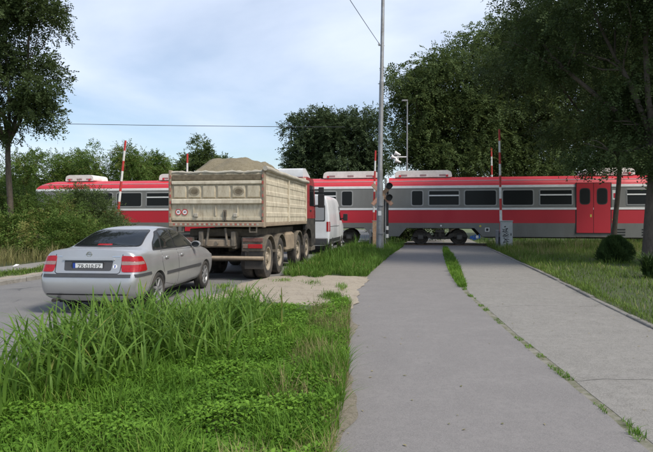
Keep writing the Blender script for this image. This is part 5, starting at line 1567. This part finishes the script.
def yucca(x, y, n, h, label, seed):
    r = np.random.default_rng(seed)
    root = empty('spiky_shrub', (x, y, 0)); tag(root, label, 'shrub')
    MB().tube([(0, 0, 0), (0, 0, .2)], .08, 8).build('stem', M['bark'], root)
    B = np.stack([r.normal(0, .06, n), r.normal(0, .06, n), r.uniform(.03, .3, n)], 1)
    V, fn, ix, per = blade_arrays(B, r.uniform(0, 2 * PI, n), h * r.uniform(.35, 1.0, n), r.uniform(.1, .55, n), r.uniform(.02, .035, n), 3)
    link_mesh('leaves', np_mesh('leaves', V, fn, ix, np.repeat(r.uniform(0, 1, n), per)), M['juniper'], root)
yucca(at(650, 14.0), 14.0, 420, .62, 'spiky dark plant at the right edge of the lawn', 8)

# --- grass: nobody could count it
def scatter(n, y0, y1, fl, fr, r, bias=1.0):
    y = y0 + (y1 - y0) * r.uniform(0, 1, n) ** bias
    a = np.array([fl(v) for v in y]); b = np.array([fr(v) for v in y])
    return np.stack([a + (b - a) * r.uniform(0, 1, n), y, np.zeros(n)], 1)

def grass(name, label, P, h, w, lean, m, seed, seg=2, zb=0.03, tint_shift=0.0, clump=0.9):
    r = np.random.default_rng(seed)
    n = len(P)
    P = P.copy(); P[:, 2] += zb
    cl = field3(P, r, clump)
    hh = h * r.uniform(.45, 1.15, n) * np.clip(1 + .28 * cl, .45, 1.7)
    V, fn, ix, per = blade_arrays(P, r.uniform(0, 2 * PI, n), hh, lean * hh * r.uniform(.2, 1.5, n), w * r.uniform(.6, 1.3, n), seg)
    tint = np.clip(.45 + tint_shift + .16 * field3(P, r, 1.7) + r.normal(0, .2, n), 0, 1)
    o = link_mesh(name, np_mesh(name, V, fn, ix, np.repeat(tint, per)), M[m])
    tag(o, label, 'grass', kind='stuff')
    return o

r = np.random.default_rng(77)
ov = 0.10
P = scatter(42000, 2.6, 10.3, lambda y: ROAD_R(y) - .05, lambda y: PATH_L(y) + ov * .3, r, 1.25)
# ragged front edge towards the dirt patch
P = P[P[:, 1] < 9.7 + .5 * np.sin(P[:, 0] * 3.0) + .3 * np.sin(P[:, 0] * 7.1)]
grass('verge_grass', 'lush green grass on the near verge between road and path', P, .20 - .09 * np.clip((P[:, 1] - 6.5) / 2.5, 0, 1), .0085, .7, 'grass_lush', 1, 2, .04)
# broad-leaved ground cover among it
def cover(name, label, P, zmax, L, Wd, m, seed):
    r = np.random.default_rng(seed)
    n = len(P)
    cl = field3(P, r, .55)
    P = P.copy(); P[:, 2] = .05 + zmax * np.clip(.6 + .14 * cl, .1, 1.2) * r.uniform(.3, 1.1, n)
    az = r.uniform(0, 2 * PI, n)
    d = np.stack([np.cos(az), np.sin(az), r.uniform(-.35, .6, n)], 1)
    nn = np.array([0, 0, 1.0]) + r.normal(0, .45, (n, 3))
    V = leaf_arrays(P, d, nn, L * r.uniform(.6, 1.3, n), Wd * r.uniform(.6, 1.3, n), .15)
    tint = np.clip(.45 + .2 * cl + r.normal(0, .2, n), 0, 1)
    o = link_mesh(name, np_mesh(name, V, np.full(n, 4), np.arange(4 * n), tint), M[m]); tag(o, label, 'plants', kind='stuff')
P = scatter(95000, 2.6, 10.2, lambda y: ROAD_R(y) + .0, lambda y: PATH_L(y) - .02, r, 1.2)
P = P[P[:, 1] < 9.6 + .5 * np.sin(P[:, 0] * 3.0) + .3 * np.sin(P[:, 0] * 7.1)]
cover('ground_cover', 'small-leaved green weeds carpeting the near verge', P, .17, .042, .022, 'clover', 2)
# dry blades along the path edge
P = scatter(5200, 2.8, 9.4, lambda y: PATH_L(y) - .55, lambda y: PATH_L(y) + .03, r, 1.0)
P = P[field3(P, r, .8) > -.2]
grass('dry_edge_grass', 'straw-coloured grass along the left path edge', P, .24, .005, .55, 'grass_dry', 3, 2, .04)
# tall reed grass clump
def reeds():
    r = np.random.default_rng(21)
    B = []
    for cx, cy, k, sp in [(-2.35, 6.3, 260, .34), (-1.75, 6.6, 200, .30), (-2.75, 5.7, 230, .32), (-2.2, 5.3, 200, .32), (-1.5, 7.2, 130, .26), (-2.9, 6.7, 130, .22), (-1.55, 5.9, 120, .3), (-2.4, 7.3, 110, .22), (-2.6, 4.7, 140, .3), (-1.15, 7.7, 90, .25)]:
        B.append(np.stack([r.normal(cx, sp, k), r.normal(cy, sp, k), np.full(k, .03)], 1))
    B = np.concatenate(B)
    B = B[B[:, 0] > -2.2 + .18 * (B[:, 1] - 10) - .08]
    n = len(B)
    B[:, 2] += r.uniform(0, .22, n)
    h = r.uniform(.30, .64, n)
    V, fn, ix, per = blade_arrays(B, r.uniform(0, 2 * PI, n), h, r.uniform(.10, .62, n), r.uniform(.014, .032, n), 6)
    o = link_mesh('reed_grass', np_mesh('reed_grass', V, fn, ix, np.repeat(np.clip(r.normal(.45, .24, n), 0, 1), per)), M['reed'])
    o.data.shade_smooth()
    tag(o, 'clump of tall broad-bladed grass in front of the sedan', 'grass', kind='stuff')
reeds()
# wispy weeds
def wisps(name, label, P, h, m, seed, leafn=16):
    r = np.random.default_rng(seed)
    n = len(P)
    top = P + np.stack([r.normal(0, .12, n), r.normal(0, .12, n), h * r.uniform(.6, 1.15, n)], 1)
    t = np.linspace(.15, 1, leafn)
    base = P[:, None] + (top - P)[:, None] * t[None, :, None] + r.normal(0, .01, (n, leafn, 3))
    az = r.uniform(0, 2 * PI, (n, leafn))
    d = np.stack([np.cos(az), np.sin(az), r.uniform(.2, .9, (n, leafn))], -1)
    k = n * leafn
    L = (.085 * (1.15 - t))[None] * r.uniform(.7, 1.3, (n, leafn))
    V1 = leaf_arrays(base.reshape(-1, 3), d.reshape(-1, 3), r.normal(0, 1, (k, 3)), L.ravel(), (L * .22).ravel())
    sd = np.stack([np.cos(az[:, 0]), np.sin(az[:, 0]), np.zeros(n)], 1) * .003
    V2 = np.stack([P - sd, P + sd, top + sd * .5, top - sd * .5], 1).reshape(-1, 3)
    V = np.concatenate([V1, V2])
    o = link_mesh(name, np_mesh(name, V, np.full(k + n, 4), np.arange(4 * (k + n)), np.clip(r.normal(.5, .2, k + n), 0, 1)), M[m])
    tag(o, label, 'weeds', kind='stuff')
P = scatter(420, 7.4, 9.8, lambda y: ROAD_R(y) + .05, lambda y: PATH_L(y) - 1.2, r)
P = P[field3(P, r, .7) > -.3]
wisps('wispy_weeds', 'grey-green feathery weeds behind the tall grass by the sedan', P, .30, 'weed', 5)
# far verge
P = scatter(30000, 13.6, 30.2, lambda y: ROAD_R(y) + .02, lambda y: PATH_L(y) + .06, r, 1.1)
P = P[(P[:, 1] > 14.4 + .35 * np.sin(P[:, 0] * 3.3) + .25 * np.sin(P[:, 0] * 8) + .5 * (P[:, 0] < -.9))]
grass('far_verge_grass', 'green grass on the verge around the steel pole', P, .27, .014, .55, 'grass', 6, 2, .04)
P = scatter(3000, 16, 30, lambda y: ROAD_R(y) + .3, lambda y: PATH_L(y) - .1, r)
P = P[field3(P, r, 1.4) > .1]
grass('tall_verge_grass', 'taller grass tufts round the foot of the pole', P, .55, .014, .45, 'grass', 7, 3, .04)
# tufts on the dirt patch
P = np.concatenate([np.stack([r.normal(cx, sx, k), r.normal(cy, sy, k), np.zeros(k)], 1) for cx, cy, sx, sy, k in [(at(331, 10.6), 10.6, .12, .22, 500), (at(312, 12.8), 12.8, .10, .2, 120), (at(285, 13.4), 13.4, .12, .2, 160), (at(342, 12.0), 12.0, .06, .3, 160), (at(240, 11.2), 11.2, .2, .35, 520), (at(225, 12.2), 12.2, .12, .3, 260)]])
grass('dirt_tufts', 'small grass tufts on the bare dirt patch', P, .10, .009, .8, 'grass_lush', 8, 2, .07)
# joint between the paths
P = scatter(5200, 12.6, 28.5, lambda y: PATH_M(y) - .08 - .10 * math.sin((y - 12.6) / 16 * PI), lambda y: PATH_M(y) + .12 + .14 * math.sin((y - 12.6) / 16 * PI), r)
grass('joint_grass', 'strip of grass growing between the two paths', P, .13, .012, .8, 'grass_lush', 9, 2, .01)
P = scatter(2600, 3.4, 12.8, lambda y: PATH_M(y) - .01, lambda y: PATH_M(y) + .09, r)
P = P[field3(P * np.array([1, 1, 1]), r, .45) > .55]
grass('joint_weeds', 'tiny weeds sprouting along the joint of the paths', P, .045, .008, .9, 'grass_lush', 10, 1, .008)
# right lawn
P = scatter(70000, 6.2, 30.5, lambda y: PATH_R(y) + .06, lambda y: PATH_R(y) + 1.2 + .58 * max(0, 22), r, .85)
P = P[P[:, 0] < (P[:, 1] * .66 + 2.5)]
hh = .13 + .20 * np.clip((P[:, 1] - 14) / 14, 0, 1)
grass('lawn_grass', 'long grass on the lawn right of the paths', P, hh, .012, .6, 'grass_lawn', 11, 2, .06, clump=1.6)
P = scatter(7000, 20, 30.8, lambda y: PATH_R(y) + .2, lambda y: PATH_R(y) + 13, r, .8)
P = P[field3(P, r, 1.8) > -.1]
grass('seeding_grass', 'tall pale seeding grass along the foot of the train', P, .46, .010, .4, 'grass_dry', 12, 2, .06)
P = scatter(3500, 6.5, 28, lambda y: PATH_R(y) + .05, lambda y: PATH_R(y) + .3, r, .9)
grass('kerb_grass', 'grass leaning over the edging stones of the lawn', P, .13, .009, .9, 'grass_lawn', 13, 2, .05)
# left side: strip, dry meadow
P = scatter(9000, 11, 30, lambda y: ROAD_L(y) - 2.0, lambda y: ROAD_L(y) - .8, r)
grass('roadside_grass', 'short grass strip between kerb and pavement left of the road', P, .11, .014, .7, 'grass_lawn', 14, 2, .04)
P = scatter(26000, 13, 30, lambda y: ROAD_L(y) - 12, lambda y: ROAD_L(y) - 3.3, r)
grass('dry_meadow_grass', 'tall dry grass behind the pavement at the left edge', P, .55, .014, .5, 'grass_dry', 15, 2, .04, tint_shift=-.05)
# litter on the pavement edge
lt = MB().add([(0, 0, 0), (.13, .02, .02), (.15, .12, .05), (.03, .13, .01), (.07, .06, .07)], [(0, 1, 4), (1, 2, 4), (2, 3, 4), (3, 0, 4), (3, 2, 1, 0)])
o = lt.build('litter_bag', M['plate_white']); o.location = (at(12.5, 17.2), 17.2, .08); tag(o, 'crumpled white plastic bag on the pavement at the left', 'litter')
# track-side low growth
def track_grass(n, x0, x1, y0, y1, h, m, name, label, seed):
    r = np.random.default_rng(seed)
    q = np.stack([r.uniform(x0, x1, n), r.uniform(y0, y1, n), np.zeros(n)], 1)
    c, s = math.cos(-TH), math.sin(-TH)
    P = np.stack([q[:, 0] * c - q[:, 1] * s, 32 + q[:, 0] * s + q[:, 1] * c, q[:, 2]], 1)
    keep = ~((P[:, 0] > np.array([PATH_L(v) - .1 for v in P[:, 1]])) & (P[:, 0] < np.array([PATH_R(v) + .1 for v in P[:, 1]])))
    keep &= ~((P[:, 0] > -7.63 + .18 * (P[:, 1] - 13.1)) & (P[:, 0] < -2.1 + .18 * (P[:, 1] - 10)))
    grass(name, label, P[keep], h, .014, .5, m, seed, 2, -.02)
track_grass(9000, -26, 26, -2.4, -.35, .28, 'grass_lawn', 'trackside_grass', 'grass along the near side of the track', 31)
track_grass(12000, -26, 30, 3.4, 9, .45, 'grass', 'far_track_grass', 'rank grass beyond the track', 32)

# loose leaves and grit on the paths
def debris():
    r = np.random.default_rng(91)
    n = 260
    y = 3.5 + 22 * r.uniform(0, 1, n) ** 1.3
    L_, R2 = np.array([PATH_L(v) for v in y]), np.array([PATH_R(v) for v in y])
    t = r.uniform(0, 1, n); t = np.where(r.uniform(0, 1, n) < .55, t ** 3, 1 - .5 * t)
    P = np.stack([L_ + .03 + (R2 - L_ - .06) * t, y, np.full(n, .019)], 1)
    az = r.uniform(0, 2 * PI, n)
    d = np.stack([np.cos(az), np.sin(az), np.zeros(n)], 1)
    V = leaf_arrays(P, d, np.array([0, 0, 1.0]) + r.normal(0, .1, (n, 3)), r.uniform(.015, .05, n), r.uniform(.01, .025, n), .1)
    o = link_mesh('path_debris', np_mesh('path_debris', V, np.full(n, 4), np.arange(4 * n), r.uniform(0, 1, n)), M['grass_dry'])
    tag(o, 'scattered dry leaves and grit lying on the paths', 'debris', kind='stuff')
debris()
